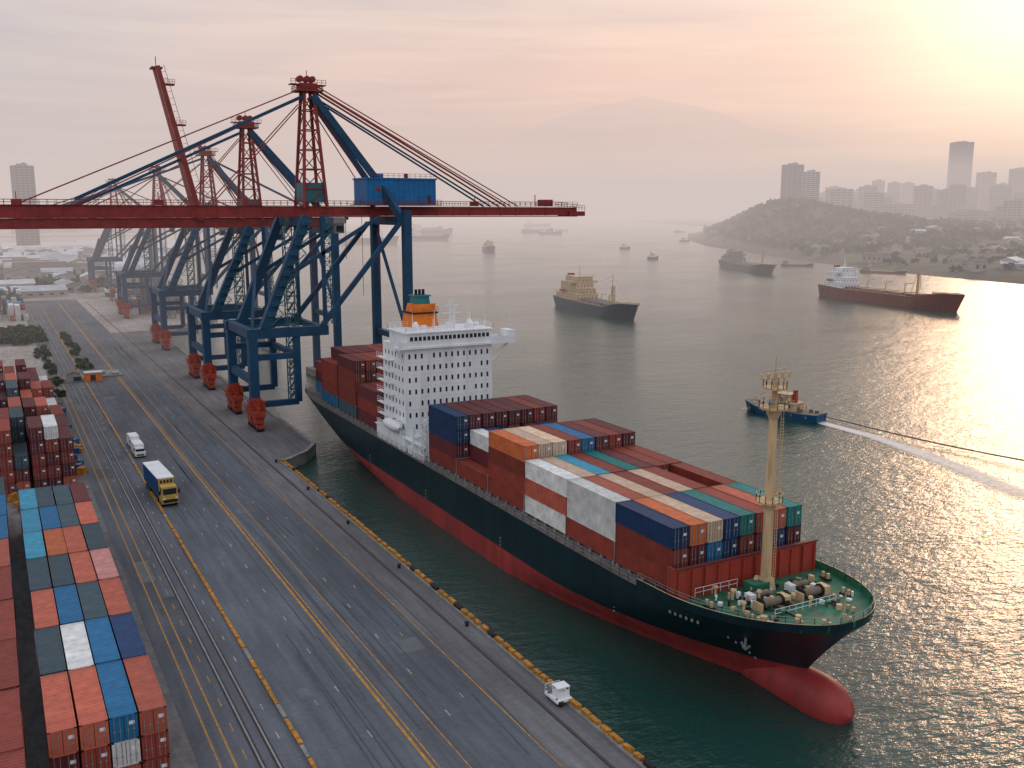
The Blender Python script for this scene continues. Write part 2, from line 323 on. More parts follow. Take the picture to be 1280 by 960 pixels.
# ---------------------------------------------------------------- containers
cont_cache={}
def cont_mesh(col,L,H):
    k=(col,L,H)
    if k in cont_cache: return cont_cache[k]
    W=2.44; g=MB(); x=W/2-0.03
    n=int(L/0.42); ys=0.16; ye=L-0.16; d=0.055
    for sgn in (-1,1):
        pts=[]
        p=(ye-ys)/n
        for i in range(n):
            y0=ys+i*p; pts+=[(0,y0),(0,y0+p*.35),(d,y0+p*.5),(d,y0+p*.85)]
        pts.append((0,ye))
        for a,c in zip(pts[:-1],pts[1:]):
            A=(sgn*(x-a[0]),a[1]); C=(sgn*(x-c[0]),c[1])
            q=[(A[0],A[1],.15),(C[0],C[1],.15),(C[0],C[1],H-.12),(A[0],A[1],H-.12)]
            if sgn<0: q=q[::-1]
            g.quad(*q,0)
        g.bb(sgn*(x-.04)-.05,sgn*(x-.04)+.05,.0,L,0,.16,0); g.bb(sgn*(x-.02)-.05,sgn*(x-.02)+.05,0,L,H-.13,H,0)
        for yy in (0.0,L-.16): g.bb(sgn*(x-.07)-.10,sgn*(x-.07)+.10,yy,yy+.16,.005,H-.005,0)
    nr=int(L/0.5); p=(L-.3)/nr
    for i in range(nr):
        y0=.15+i*p; z0=H-.06; z1=H-.02
        g.quad((-x+.05,y0,z0),(x-.05,y0,z0),(x-.05,y0+p*.4,z0),(-x+.05,y0+p*.4,z0),0)
        g.quad((-x+.05,y0+p*.4,z0),(x-.05,y0+p*.4,z0),(x-.05,y0+p*.5,z1),(-x+.05,y0+p*.5,z1),0)
        g.quad((-x+.05,y0+p*.5,z1),(x-.05,y0+p*.5,z1),(x-.05,y0+p*.9,z1),(-x+.05,y0+p*.9,z1),0)
        g.quad((-x+.05,y0+p*.9,z1),(x-.05,y0+p*.9,z1),(x-.05,y0+p,z0),(-x+.05,y0+p,z0),0)
    g.bb(-x+.1,x-.1,.05,.11,.14,H-.14,0); g.bb(-x+.1,x-.1,L-.11,L-.05,.14,H-.14,0)
    for yy in (.0,L-.12):
        g.bb(-x+.02,x-.02,yy,yy+.12,.01,.14,0); g.bb(-x+.02,x-.02,yy,yy+.12,H-.14,H-.01,0)
    g.bb(-.025,.025,.03,.06,.14,H-.14,1)
    for xx in (-.85,-.35,.35,.85):
        g.beam((xx,.02,.1),(xx,.02,H-.1),.05,None,2); g.bb(xx-.12,xx+.12,-.01,.03,1.0,1.08,2)
    g.bb(.45,.95,.035,.048,1.5,1.85,3)
    me=bpy.data.meshes.new('container_'+col); me.from_pydata(g.v,[],g.f)
    for mt in (M['c_'+col],M['black'],M['grey'],M['shipwhite']): me.materials.append(mt)
    me.polygons.foreach_set('material_index',g.m); me.update(); cont_cache[k]=me; return me
def put(col,x,y,z,parent,L=12.19,H=2.59,name='container'):
    o=bpy.data.objects.new(name,cont_mesh(col,L,H)); scene.collection.objects.link(o)
    o.parent=parent; o.location=(x,y,z); return o
S={'s':'salmon','k':'brick','m':'maroon','o':'orange','b':'blue','l':'lblue','n':'navy','g':'slate','w':'white','t':'teal','p':'pink','c':'cream'}
rows=['ssbs','gwbn','sbgs','ggsp','losg','lbgs','lggm']
yb=empty('container_stack')
for i,rw in enumerate(rows):
    for j,c in enumerate(rw):
        x=2.25+2.6*j; y=90+12.5*i
        for t in range(3):
            cc=S[c] if t==2 else S[R.choice('skkmgbwsk' if i else 'wkswgm')]
            put(cc,x+R.uniform(-.05,.05),y+R.uniform(-.15,.15),2.6*t,yb)
yb=empty('container_stack')
for i in range(-1,8):
    for j in range(4):
        for t in range(3):
            put(S[R.choice('sskgbksb')],-2.15-2.6*j+R.uniform(-.05,.05),88.5+12.5*i+R.uniform(-.12,.12),2.6*t,yb)
yb=empty('container_stack')
for i in range(8):
    for j in range(7):
        h=5 if j in(2,3,4) else 4
        if i==0: h=[4,5,5,3,5,5,5][j]
        h=max(2,h-R.choice([0,0,0,1,1,2])) if i else h
        for t in range(h):
            put(S[R.choice('kkkmmmgskwm')],10.4-2.6*j-(0.4 if j>2 else 0)+R.uniform(-.06,.06),203+12.5*i+R.uniform(-.15,.15),2.6*t,yb)

# ---------------------------------------------------------------- container ship
ship=empty('container_ship'); CX=80.3; B=12.1
def hb_(z): return max(0,min(1,(z-WZ)/10.1))
def half(z,Y):
    k=hb_(z)
    Yb=77.8-8.3*k**1.3; Ys=222+25*k**0.55
    if z<WZ: Yb=78.5; Ys=218
    Lb=54-36*k; p=1.6+.4*k; q=1.0-.5*k
    s=max(0,min(1,(Y-Yb)/Lb)); f=(1-(1-s)**p)**q
    tf=.68*k; Ls=62-42*k
    s2=max(0,min(1,(Ys-Y)/Ls)); f2=tf+(1-tf)*math.sqrt(max(0,1-(1-s2)**2))
    return B*f*f2,Yb,Ys
def sheer(Y): return 1.1*max(0,min(1,(100-Y)/28))**1.5+0.5*max(0,(Y-225)/22)
levels=[-7,-4,-2.5,-1.2,0.4,1.1,2.2,3.8,5.4,6.6,7.6]
nY=84
g=MB(); ring={}
for li,z in enumerate(levels):
    _,Yb,Ys=half(z,100)
    for i in range(nY+1):
        t=(1-math.cos(math.pi*i/nY))/2; t=0.55*t+0.45*(i/nY)
        if i<12: t=(t)*(i/12)**0.6
        Y=Yb+(Ys-Yb)*t
        h,_,_=half(z,Y); zz=z+hb_(z)*sheer(Y)
        for s in (-1,1):
            ring[(li,i,s)]=len(g.v); g.v.append((CX+s*h,Y,zz))
for li in range(len(levels)-1):
    mt=1 if levels[li]<1.0 else 0
    for i in range(nY):
        a,b_,c,d=ring[(li,i,-1)],ring[(li,i+1,-1)],ring[(li+1,i+1,-1)],ring[(li+1,i,-1)]
        g.f.append((a,d,c,b_)); g.m.append(mt)
        a,b_,c,d=ring[(li,i,1)],ring[(li,i+1,1)],ring[(li+1,i+1,1)],ring[(li+1,i,1)]
        g.f.append((a,b_,c,d)); g.m.append(mt)
    g.f.append((ring[(li,nY,-1)],ring[(li+1,nY,-1)],ring[(li+1,nY,1)],ring[(li,nY,1)])); g.m.append(mt)
hullo=g.obj('hull',[M['hull'],M['hullred']],ship,smooth=True)
g=MB()
def deckpt(i,s,ins=0.25,dz=-0.02):
    _,Yb,Ys=half(7.6,100)
    t=(1-math.cos(math.pi*i/nY))/2; t=0.55*t+0.45*(i/nY)
    if i<12: t=(t)*(i/12)**0.6
    Y=Yb+(Ys-Yb)*t; h,_,_=half(7.6,Y)
    return (CX+s*max(0,h-ins),Y,7.6+sheer(Y)+dz)
for i in range(nY):
    a,b_,c,d=deckpt(i,-1,0),deckpt(i,1,0),deckpt(i+1,1,0),deckpt(i+1,-1,0)
    g.quad(a,b_,c,d,0 if a[1]<87 else 1)
g.obj('deck',[M['deckgreen'],M['deckgrey']],ship)
g=MB(); r=MB()
for i in range(nY):
    for s in (-1,1):
        a,c=Vector(deckpt(i,s,0,0)),Vector(deckpt(i+1,s,0,0))
        if a.y<92:
            hgt=1.0
            up=Vector((0,0,hgt)); out=Vector((s*.12,-.05,0))
            g.quad(a,c,c+up+out,a+up+out,0)
            ai,ci=Vector(deckpt(i,s,.16,0)),Vector(deckpt(i+1,s,.16,0))
            g.quad(ai,ci,ci+up+out,ai+up+out,1); g.quad(a+up+out,c+up+out,ci+up+out,ai+up+out,2)
            r.rail([ai+up,ci+up],0.7,1.6,.05,0)
            if i%2==0: g.beam(ai,ai+up*.9+Vector((-s*.1,0,0)),.12,.3,1)
        else:
            r.rail([Vector(deckpt(i,s,.2,0)),Vector(deckpt(i+1,s,.2,0))],1.1,1.8,.05,0)
g.obj('bow_bulwark',[M['hull'],M['deckgreen'],M['mast']],ship); r.obj('deck_railing',[M['grey']],ship)
g=MB(); nu,nv=20,20
for i in range(nu+1):
    t=i/nu
    y=69.0+15*t; rad=2.9*math.sqrt(max(0,1-(1-min(1,t/0.33))**2))*(1 if t<.33 else 1-.12*(t-.33))
    for j in range(nv):
        a=2*math.pi*j/nv; g.v.append((CX+rad*.92*math.cos(a),y,-1.9+rad*1.12*math.sin(a)+ .35*(1-t)))
for i in range(nu):
    for j in range(nv):
        k=(j+1)%nv; g.f.append((i*nv+j,i*nv+k,(i+1)*nv+k,(i+1)*nv+j)); g.m.append(0)
g.obj('bulbous_bow',[M['hullred']],ship,smooth=True)
g=MB()
for s in (-1,1):
    h,_,_=half(4.6,79.0); ax=CX+s*(h+.28); 
    g.beam((ax,79,6.0),(ax,79.0,4.0),.2,.2,0); g.beam((ax,78.3,4.6),(ax-s*.1,79,3.9),.24,.24,0); g.beam((ax,79.7,4.6),(ax-s*.1,79,3.9),.24,.24,0)
    g.cyl((CX+s*(h-.6),79,6.2),(ax+s*.1,79,6.2),.5,.62,12,1)
for k in range(6):
    Y=83.0+k*.8; h,_,_=half(6.3,Y); 
    g.box((CX-h-.08,Y,6.5),(.08,.34,.36),0,.1)
for k in range(5):
    h,_,_=half(1.5+k*.9,80.5); g.box((CX-h-.1,80.5,1.5+k*.9),(.1,.25,.25),0)
for Y in (100,130,160,190,215):
    h,_,_=half(2,Y)
    for z in (1.5,2.1,2.7): g.box((CX-h-.04,Y,z),(.06,.35,.22),0)
g.obj('anchor',[M['grey'],M['black']],ship)
g=MB()
bays=[(88.2,3,2.74),(100.55,3,2.74),(112.9,3,2.76),(125.25,4,2.6),(137.6,1,2.6),(149.95,4,2.6)]
aft=[(189.5,3,2.74),(203.2,5,2.6),(216.2,5,2.6),(229.6,3,2.6)]
for Y,_,_ in bays+aft:
    g.bb(CX-9.9,CX+9.9,Y+.1,Y+12.1,7.5,8.15,0)
    for s in (-1,1):
        for yy in (Y+.4,Y+3.2,Y+6.1,Y+9,Y+11.8):
            hh,_,_=half(7.6,yy)
            if hh>10.6: g.bb(CX+s*10.3-.15,CX+s*10.3+.15,yy-.2,yy+.2,7.5,8.12,1)
    for xx in [CX-10.5+2.625*i for i in range(9)]:
        g.beam((xx,Y-.08,8.1),(xx,Y-.08,10.9),.09,None,1)
    g.beam((CX-10.6,Y-.08,10.9),(CX+10.6,Y-.08,10.9),.12,None,1)
g.obj('hatch_coaming',[M['deckgrey'],M['grey']],ship)
tops={0:'nocntkst',1:'wsckckmk',2:'wclktmkk',3:'occkbmkm',5:'nmmkmmmm'}
side={0:['k','k','n'],1:['k','w','w'],2:['w','s','w'],3:['k','k','k','o'],4:['w'],5:['k','m','n','n']}
for bi,(Y,n_,H) in enumerate(bays):
    for j in range(8):
        x=CX-9.19+2.625*j
        nn=n_
        if bi==4: nn=[1,3,3,2,2,3,3,2][j]
        if bi==1 and j in (6,): nn=2
        for t in range(nn):
            if j==0 and bi!=4: c=side[bi][t]
            elif t==nn-1 and bi!=4: c=tops[bi][j]
            elif bi==0 and t==nn-2: c='nmbnkmnm'[j]
            else: c=R.choice('kkmmknmwkb')
            if bi==5 and t>=n_-1: c='n' if (j<1) else R.choice('mkm')
            if bi==5 and t==n_-2: c='n' if j in(0,1,2,3,5) else 'k'
            put(S[c],x+R.uniform(-.05,.05),Y+R.uniform(-.12,.12),8.17+H*t+.01*t,ship,H=H-.03)
for bi,(Y,n_,H) in enumerate(aft):
    cols={0:[3,3,3,2,1,1,2,2],1:[5,5,5,5,5,4,4,4],2:[4,5,5,5,5,5,5,5],3:[0,3,3,3,3,3,3,0]}[bi]
    for j in range(8):
        for t in range(cols[j]):
            put(S[R.choice('kkkmkmk' if t>1 else 'kknmkgb')],CX-9.19+2.625*j,Y+R.uniform(-.12,.12),8.17+H*t,ship,H=H-.03)
g=MB(); g.bb(CX-11.4,CX+11.4,86.2,86.5,7.6,11.9,0)
for i in range(12): g.bb(CX-11.2+2.0*i,CX-11.05+2.0*i,85.9,86.2,8.2,11.6,0)
g.bb(CX-11.4,CX-11.1,86.5,88,7.6,11.9,0)
g.bb(CX-11.5,CX+11.5,86.0,86.55,11.9,12.05,1)
g.obj('breakwater',[M['brkred'],M['c_maroon']],ship)
# superstructure
g=MB(); H0=173.0
hx0,hx1=CX-10.5,CX+8.4
g.bb(hx0,hx1,H0,H0+12,10.2,28.0,0)
g.bb(hx0-1.0,hx1+2.4,H0-1.5,H0+14,7.6,10.2,0)
g.bb(hx0+.3,hx1-.3,H0-.6,H0+9,28.0,30.6,0)
g.bb(CX-12.2,CX+13.6,H0-.9,H0+3.2,27.6,28.0,0)
for s,x0,x1 in ((-1,CX-12.2,CX-10.2),(1,CX+8.1,CX+13.6)):
    g.bb(x0,x1,H0-.85,H0-.7,28.0,29.1,0); g.bb(x0,x1,H0+3.0,H0+3.15,28.0,29.1,0)
g.bb(CX+12.0,CX+13.55,H0-.6,H0+2.9,28,30.2,0)
g.beam((CX+12.8,H0+1,27.6),(CX+8.4,H0+1,23.4),.35,.5,0); g.beam((CX-12,H0+1,27.6),(hx0,H0+1,25),.3,.4,0)
g.bb(hx0-.2,hx1+.2,H0-.9,H0+9.4,30.6,30.85,0)
g.bb(hx0+.7,hx1-.7,H0-.64,H0-.58,29.2,30.0,1)
for i in range(20): x=hx0+.7+i*(hx1-hx0-1.4)/19; g.bb(x-.12,x+.12,H0-.70,H0-.60,29.1,30.1,0)
nr=7
for r_ in range(nr):
    z=11.5+r_*2.35
    for c in range(14):
        x=hx0+.9+c*(hx1-hx0-1.8)/13
        if (c*7+r_*5)%17==0: continue
        g.bb(x-.20,x+.20,H0-.035,H0+.02,z,z+.95,1)
        g.bb(x-.28,x+.28,H0-.07,H0-.03,z-.09,z,0)
    g.bb(hx0-.01,hx1+.01,H0-.06,H0+12.03,z+1.72,z+1.78,0)
    for c in range(6): 
        y=H0+1.4+c*1.8; g.bb(hx0-.035,hx0+.02,y-.22,y+.22,z,z+.9,1)
    g.bb(hx0-1.0,hx0,H0+6,H0+13.4,z-1.0,z-.88,0)
for x in (hx0+.02,hx0+5.6,hx1-5.3,hx1-.02): g.bb(x-.12,x+.12,H0-.16,H0,10.2,27.6,0)
g.obj('superstructure',[M['shipwhite'],M['glass']],ship)
r=MB()
for z,pts in ((30.85,[(hx0,H0-.8),(hx1,H0-.8),(hx1,H0+9),(hx0,H0+9),(hx0,H0-.8)]),(10.2,[(hx0-.9,H0-1.4),(hx1+2.2,H0-1.4)]),(10.2,[(hx0-.9,H0-1.4),(hx0-.9,H0+13.5)]),(28.0,[(CX+8.4,H0+3.1),(CX+13.4,H0+3.1)]),(28,[(CX-12.1,H0-.8),(CX-12.1,H0+3)])):
    r.rail([(x,y,z) for x,y in pts],1.1,1.4,.05,0,3)
for r_ in range(nr): 
    z=10.62+r_*2.35; r.rail([(hx0-.95,H0+6,z),(hx0-.95,H0+13.3,z)],1.0,1.3,.05,0)
for x,y,h in ((CX-8,H0+2,3.5),(CX-4,H0+1,2.4),(CX+1,H0+1.5,4.5),(CX+4,H0+2,5.2),(CX+6,H0+5,3),(CX+7.5,H0+1,3.8),(CX-1.5,H0+6,3.6),(CX+12.8,H0,3)):
    r.cyl((x,y,30.8),(x,y,30.8+h),.09,.05,6,0)
r.truss((CX+1.5,H0+4,30.8),(CX+1.5,H0+4,36.5),1.0,.08,5,0,.6)
r.bb(CX+.3,CX+2.7,H0+3.9,H0+4.1,35.2,35.5,0); r.bb(CX-.5,CX+3.5,H0+3.9,H0+4.1,33.8,33.95,0)
for x in (CX-6.5,CX+5.5): 
    r.cyl((x,H0+4,30.8),(x,H0+4,31.6),.4,.7,10,0); r.cyl((x,H0+4,31.6),(x,H0+4,32.4),.7,.3,10,0)
for k in range(9): x=CX-9+k*2.1; r.box((x,H0+R.uniform(1,6),31.2),(R.uniform(.5,1.4),R.uniform(.5,1.4),R.uniform(.5,1.0)),0)
r.obj('railing_and_antenna',[M['shipwhite']],ship)
g=MB(); fx=CX-3.2; fy=H0+9.5
g.box((fx,fy,32.2),(6.0,5.6,3.0),0,0,.86); g.box((fx,fy,34.6),(4.6,4.4,1.8),0,0,.85); g.bb(fx-2.9,fx+2.9,fy-2.8,fy+2.8,33.6,33.9,2)
g.box((fx,fy,36.2),(3.2,3.4,1.6),1,0,.9); g.box((fx,fy,37.15),(3.6,3.6,.25),1)
for dx in (-.8,0,.8): g.cyl((fx+dx,fy,37),(fx+dx,fy,38.4),.32,.32,8,2)
for dx in (-2.3,2.3): g.cyl((fx+dx,fy-2,33.7),(fx+dx,fy-2,35.6),.3,.3,8,0)
g.rail([(fx-2.9,fy-2.8,33.9),(fx+2.9,fy-2.8,33.9),(fx+2.9,fy+2.8,33.9)],1.0,1,.06,0)
g.obj('funnel',[M['orange'],M['teal'],M['black']],ship)
g=MB()
for k in range(46):
    x=R.choice([R.uniform(CX-11,CX-9.4),R.uniform(CX-11,CX+9)]); y=R.uniform(163,170.5); hgt=R.uniform(.5,2.6)
    g.box((x,y,7.6+hgt/2),(R.uniform(.4,1.6),R.uniform(.4,1.8),hgt),R.choice([0,0,1,2]))
for x in (CX-9,CX-3,CX+4): g.cyl((x,167,7.6),(x,167,14.5),.45,.35,10,0); g.beam((x,167,14.3),(x+3.4,166,16.5),.25,None,0)
for y in (H0-6,H0+1,H0+7):
    g.beam((CX-11.6,y,7.6),(CX-11.3,y,13.3),.28,None,0); g.beam((CX-11.3,y,13.3),(CX-12.4,y,13.5),.25,None,0)
g.rail([(CX-11.4,163,10.4),(CX-11.4,187,10.4)],1.1,1.6,.06,0)
g.bb(CX-11.6,CX-10.6,163,188,10.25,10.38,0)
g.truss((CX-11.0,162.6,7.6),(CX-11.0,162.6,15),1.0,.1,6,0)
g.obj('deck_fittings',[M['shipwhite'],M['grey'],M['deckgreen']],ship)
g=MB(); yy=H0+4
for i in range(9):
    t=i/8; y=yy-4+8*t; rr_=1.15*math.sqrt(max(0.02,1-(2*t-1)**4))
    for j in range(10):
        a=2*math.pi*j/10; g.v.append((CX-11.9+rr_*math.cos(a),y,12.0+rr_*.95*math.sin(a)))
for i in range(8):
    for j in range(10): k=(j+1)%10; g.f.append((i*10+j,i*10+k,(i+1)*10+k,(i+1)*10+j)); g.m.append(0)
g.obj('lifeboat',[M['shipwhite']],ship,smooth=True)
# foremast
g=MB(); mx_,my=81.0,84.0
g.cyl((mx_,my,8),(mx_,my,32.2),.68,.48,16,0); g.cyl((mx_,my,32.2),(mx_,my,35.2),.35,.22,10,0); g.cyl((mx_,my,35),(mx_,my,37.2),.08,.05,6,0)
g.box((mx_,my,8.9),(1.8,1.8,1.6),0,0,.75)
for z,rad in ((19.4,1.6),(31.0,1.75),(33.4,1.4)):
    g.cyl((mx_,my,z-.12),(mx_,my,z+.12),rad,rad,14,0)
    pts=[(mx_+rad*math.cos(a*math.pi/6),my+rad*math.sin(a*math.pi/6),z) for a in range(13)]
    g.rail(pts,1.0,.9,.06,0)
g.cyl((mx_,my,29.6),(mx_,my,30.9),.55,1.1,12,0,False); g.cyl((mx_,my,18.4),(mx_,my,19.3),.65,1.1,12,0,False)
g.beam((mx_-2.3,my,34.6),(mx_+2.3,my,34.6),.14,None,0); g.beam((mx_-1.5,my,35.6),(mx_+1.5,my,35.6),.1,None,0)
for dx in (-2.2,-1.1,1.1,2.2): g.box((mx_+dx,my,34.9),(.3,.3,.6),0)
g.box((mx_+.9,my-.5,31.9),(.5,.5,.8),1); g.box((mx_-.9,my-.5,31.8),(.5,.5,.7),1)
for x in (1.15,1.6): g.beam((mx_+x,my-.2,20),(mx_+x*0.9,my-.2,30.4),.06,None,0)
for k in range(26): g.beam((mx_+1.12,my-.2,20+k*.38),(mx_+1.58,my-.2,20+k*.38),.05,None,0)
for z in (22,24.5,27): g.beam((mx_,my,z),(mx_+1.2,my-.2,z),.06,None,0)
for x in (.85,1.2): g.beam((mx_+x,my-.3,9),(mx_+x,my-.3,19.3),.05,None,0)
for k in range(26): g.beam((mx_+.85,my-.3,9+k*.4),(mx_+1.2,my-.3,9+k*.4),.04,None,0)
g.obj('foremast',[M['mast'],M['grey']],ship)
g=MB(); ZD=8.35
for s in (-1,1):
    x=CX+s*3.2
    g.cyl((x-1.4,79.0,ZD+.7),(x+1.4,79.0,ZD+.7),.5,.5,14,1); g.cyl((x-1.6,79,ZD+.7),(x-1.4,79,ZD+.7),.75,.75,14,2); g.cyl((x+1.4,79,ZD+.7),(x+1.6,79,ZD+.7),.75,.75,14,2)
    g.bb(x-2.0,x-1.7,78.3,79.8,ZD-.1,ZD+1.0,0); g.bb(x+1.7,x+2.6,78.3,79.8,ZD-.1,ZD+1.2,0)
    g.cyl((x,81.8,ZD+.5),(x+2.2,81.8,ZD+.5),.38,.38,12,1); g.bb(x-.9,x-.1,81.2,82.4,ZD-.1,ZD+.8,4)
    g.beam((x,78.2,ZD+.5),(x,74.5,ZD+.4),.2,None,2)
    g.cyl((x,74.5,ZD-.1),(x,74.5,ZD+.8),.4,.35,10,0)
    for yy,dx in ((73.5,4.0),(77.5,7.6),(82.5,9.4),(71.8,1.6)):
        for q in (-.4,.4): g.cyl((CX+s*dx,yy+q,ZD),(CX+s*dx,yy+q,ZD+.8),.2,.22,8,0)
        g.bb(CX+s*dx-.3,CX+s*dx+.3,yy-.8,yy+.8,ZD-.05,ZD+.15,2)
for k in range(90):
    x=CX+R.uniform(-8,8); y=R.uniform(75.5,84); hgt=R.uniform(.15,.8)
    g.box((x,y,ZD+hgt/2-.05),(R.uniform(.15,.8),R.uniform(.15,.8),hgt),R.choice([0,0,1,2,2,4,3]),R.uniform(0,1))
for k in range(9):
    x=CX+R.uniform(-8.5,8.5); y=R.uniform(76,85); g.cyl((x,y,ZD),(x,y,ZD+1.1),.16,.16,8,0); g.cyl((x,y,ZD+1.1),(x,y,ZD+1.35),.32,.24,8,0)
g.bb(CX-2,CX+.5,83,85,ZD-.1,ZD+1.0,3)
for q in range(5):
    x=CX+R.uniform(-6,6); y=R.uniform(74.5,83); g.cyl((x,y,ZD-.05),(x,y,ZD+.2),.6,.5,12,1)
for q in range(6):
    x=CX+R.uniform(-7,7); y=R.uniform(75,83); g.beam((x,y,ZD+.02),(x+R.uniform(-3,3),y-R.uniform(2,4),ZD+.02),.14,.1,2)
g.rail([(CX-9,85.6,ZD),(CX-2.4,85.6,ZD)],1.1,1.1,.05,4); g.rail([(CX-4.8,76.5,ZD),(CX+4.8,76.5,ZD)],1.0,1.0,.05,4)
g.cyl((CX,70.8,ZD+.4),(CX,70.8,ZD+4.2),.09,.06,6,0)
g.obj('windlass_gear',[M['mast'],M['rope'],M['black'],M['deckgreen'],M['shipwhite']],ship)

# ---------------------------------------------------------------- gantry cranes
def crane(X0,Y0,zb,apex,raised=False,xr=157,xl=-14,house=True):
    root=empty('gantry_crane',(X0,Y0,0))
    Xw=42.0; D=24.0; g=MB(); k=zb/54.0; zp=24*k
    XT=15.0; xa=apex[0]-X0; za=apex[1]; yc=D/2
    bg_=MB()
    for y in (0,D):
        x=0
        bg_.bb(x-1.3,x+1.3,y-5.2,y+5.2,3.6,4.9,0); 
        for s in (-1,1):
            bg_.bb(x-1.0,x+1.0,y+s*2.8-2.0,y+s*2.8+2.0,2.0,3.4,0)
            for q in (-1.2,1.2):
                bg_.bb(x-.8,x+.8,y+s*2.8+q-.9,y+s*2.8+q+.9,.7,1.8,0)
                for w_ in (-.5,.5): bg_.cyl((x-.9,y+s*2.8+q+w_,.55),(x+.9,y+s*2.8+q+w_,.55),.5,.5,10,1)
        bg_.bb(x-1.6,x-1.25,y-1.5,y+1.5,4.4,7.2,0); bg_.bb(x+1.25,x+1.8,y-3.5,y-1.5,4.6,7.4,0); bg_.bb(x-1.2,x+1.2,y-1.9,y-1.25,5,8,0)
        for q in (-4.2,-2.4,2.4,4.2): bg_.bb(x-.5,x+.5,y+q-.35,y+q+.35,4.9,6.0,0)
        bg_.rail([(x-1.7,y-5,4.9),(x-1.7,y+5,4.9)],1.1,1.2,.08,0); bg_.bb(x-1.8,x-1.3,y-5.1,y+5.1,4.8,4.88,0)
    bg_.obj('bogie_set',[M['bogie'],M['black']],root)
    for y in (0,D):
        g.beam((0,y,4.8),(0,y,zp),2.2,2.4,0)
        g.beam((11.2,y,zp-1),(11.2,y,6),1.6,1.6,0)
        g.beam((11.2,y,6),(0,y,6),1.3,1.5,0)
        g.beam((-1.4,y,zp),(19.5,y,zp),2.2,2.4,0)
        g.beam((-1,y,zp-6),(11.2,y,zp-6),1.4,1.5,0)
        g.beam((3.2,y,zp+1),(XT,y,zb-1),2.3,2.5,0,1.9,2.1)
        g.beam((18,y,zp+1),(Xw-2,y,zb-3),1.1,1.2,0)
        g.beam((9.3,y,zp+14*k),(Xw-8,y,zb-1.5),.9,.9,0)
        g.beam((19,y,zp),(19,y,zb-1),.9,.9,0)
        g.beam((Xw,y,-6),(Xw,y,zb+.5),2.1,2.3,0)
    g.beam((0,0,12*k),(0,D,12*k),1.4,1.9,0); g.beam((0,0,zp),(0,D,zp),1.8,2.2,0); g.beam((11.2,0,zp-6),(11.2,D,zp-6),1.2,1.4,0)
    g.beam((XT,0,zb-2.4),(XT,D,zb-2.4),1.8,2.2,0); g.beam((Xw,0,zb-2.4),(Xw,D,zb-2.4),1.8,2.2,0)
    g.beam((19,0,zp),(19,D,zp),1.4,1.6,0); g.beam((Xw,0,20),(Xw,D,20),1.4,1.6,0)
    g.beam((0,0,zp),(7.5,D,zp+16*k),.7,None,0); 
    g.beam((Xw,0,20),(Xw,D,zb-3),.7,None,0)
    g.bb(xa-3,xa+3,yc-3.4,yc+3.4,zb+2.5,zb+7.5,1)
    g.beam((xa+1,yc-1.8,za-4),(Xw-4.5,yc-3.5,zb+8),1.5,1.7,0); g.beam((Xw-4.5,yc-3.5,zb+8),(Xw+.3,0.2,zb-4),1.6,1.8,0)
    g.beam((xa+1,yc+1.8,za-4),(Xw-4.5,yc+3.5,zb+8),1.1,1.3,0); g.beam((Xw-4.5,yc+3.5,zb+8),(Xw+.3,D-.2,zb-4),1.2,1.3,0)
    for s in (-1,1): g.beam((xa-1,yc+s*1.6,za-4),(19-X0,yc+s*1.6,zb+3),.62,.75,0)
    g.obj('portal_frame',[M['craneblue'],M['craneteal']],root)
    t=MB()
    for sx_ in (-1,1):
        for sy in (-1,1): t.beam((xa+sx_*3.1,yc+sy*4.0,zb+1),(xa+sx_*1.2,yc+sy*1.6,za-2.6),.7,None,0)
    for q in range(6):
        f0,f1=q/6,(q+1)/6
        P=lambda f,a,b_:(xa+a*(3.1-1.9*f),yc+b_*(4.0-2.4*f),zb+1+(za-3.6-zb)*f)
        for (a,b_),(c,d) in (((-1,-1),(1,-1)),((1,-1),(1,1)),((1,1),(-1,1)),((-1,1),(-1,-1))):
            t.beam(P(f1,a,b_),P(f1,c,d),.28,None,0); t.beam(P(f0,a,b_),P(f1,c,d),.22,None,0)
    t.bb(xa-3.4,xa+3.4,yc-3,yc+3,za-3,za-2.6,0); t.bb(xa-2.2,xa+2.2,yc-2,yc+2,za-2.6,za-.9,0)
    t.rail([(xa-3.3,yc-2.9,za-2.6),(xa+3.3,yc-2.9,za-2.6),(xa+3.3,yc+2.9,za-2.6),(xa-3.3,yc+2.9,za-2.6),(xa-3.3,yc-2.9,za-2.6)],1.1,1.1,.1,0)
    t.rail([(xa-4.6,yc-1.5,za-1.2),(xa+4.6,yc-1.5,za-1.2)],1.2,1.1,.1,0); t.bb(xa-4.6,xa+4.6,yc-1.7,yc+1.2,za-1.35,za-1.15,0)
    for x in (-1.6,.2,1.6): t.cyl((xa+x-.3,yc-1,za+.2),(xa+x-.3,yc+1,za+.2),.8,.8,10,0)
    t.beam((xa,yc,za),(xa,yc,za+2.4),.15,None,0)
    xE=(xr if not raised else 105)-X0; xS=xl-X0
    for s in (-1,1):
        t.beam((xS,yc+s*2.2,zb+.2),(xE,yc+s*2.2,zb+.2),1.0,2.9,0,1.0,2.3 if not raised else 2.9)
        t.beam((xS,yc+s*2.85,zb-1.25),(xE,yc+s*2.85,zb-1.25),.5,.25,0)
    x=xS
    while x<xE:
        t.beam((x,yc-2.2,zb+.9),(x,yc+2.2,zb+.9),.5,.6,0); t.bb(x-.08,x+.08,yc-2.78,yc-2.68,zb-1.1,zb+1.5,0); x+=5
    t.rail([(xS,yc-3.0,zb+1.7),(xE,yc-3.0,zb+1.7)],1.2,1.8,.09,0); t.rail([(xS,yc+3.0,zb+1.7),(xE,yc+3.0,zb+1.7)],1.2,1.8,.09,0)
    t.bb(xS,xE,yc-3.2,yc-2.6,zb+1.6,zb+1.7,0)
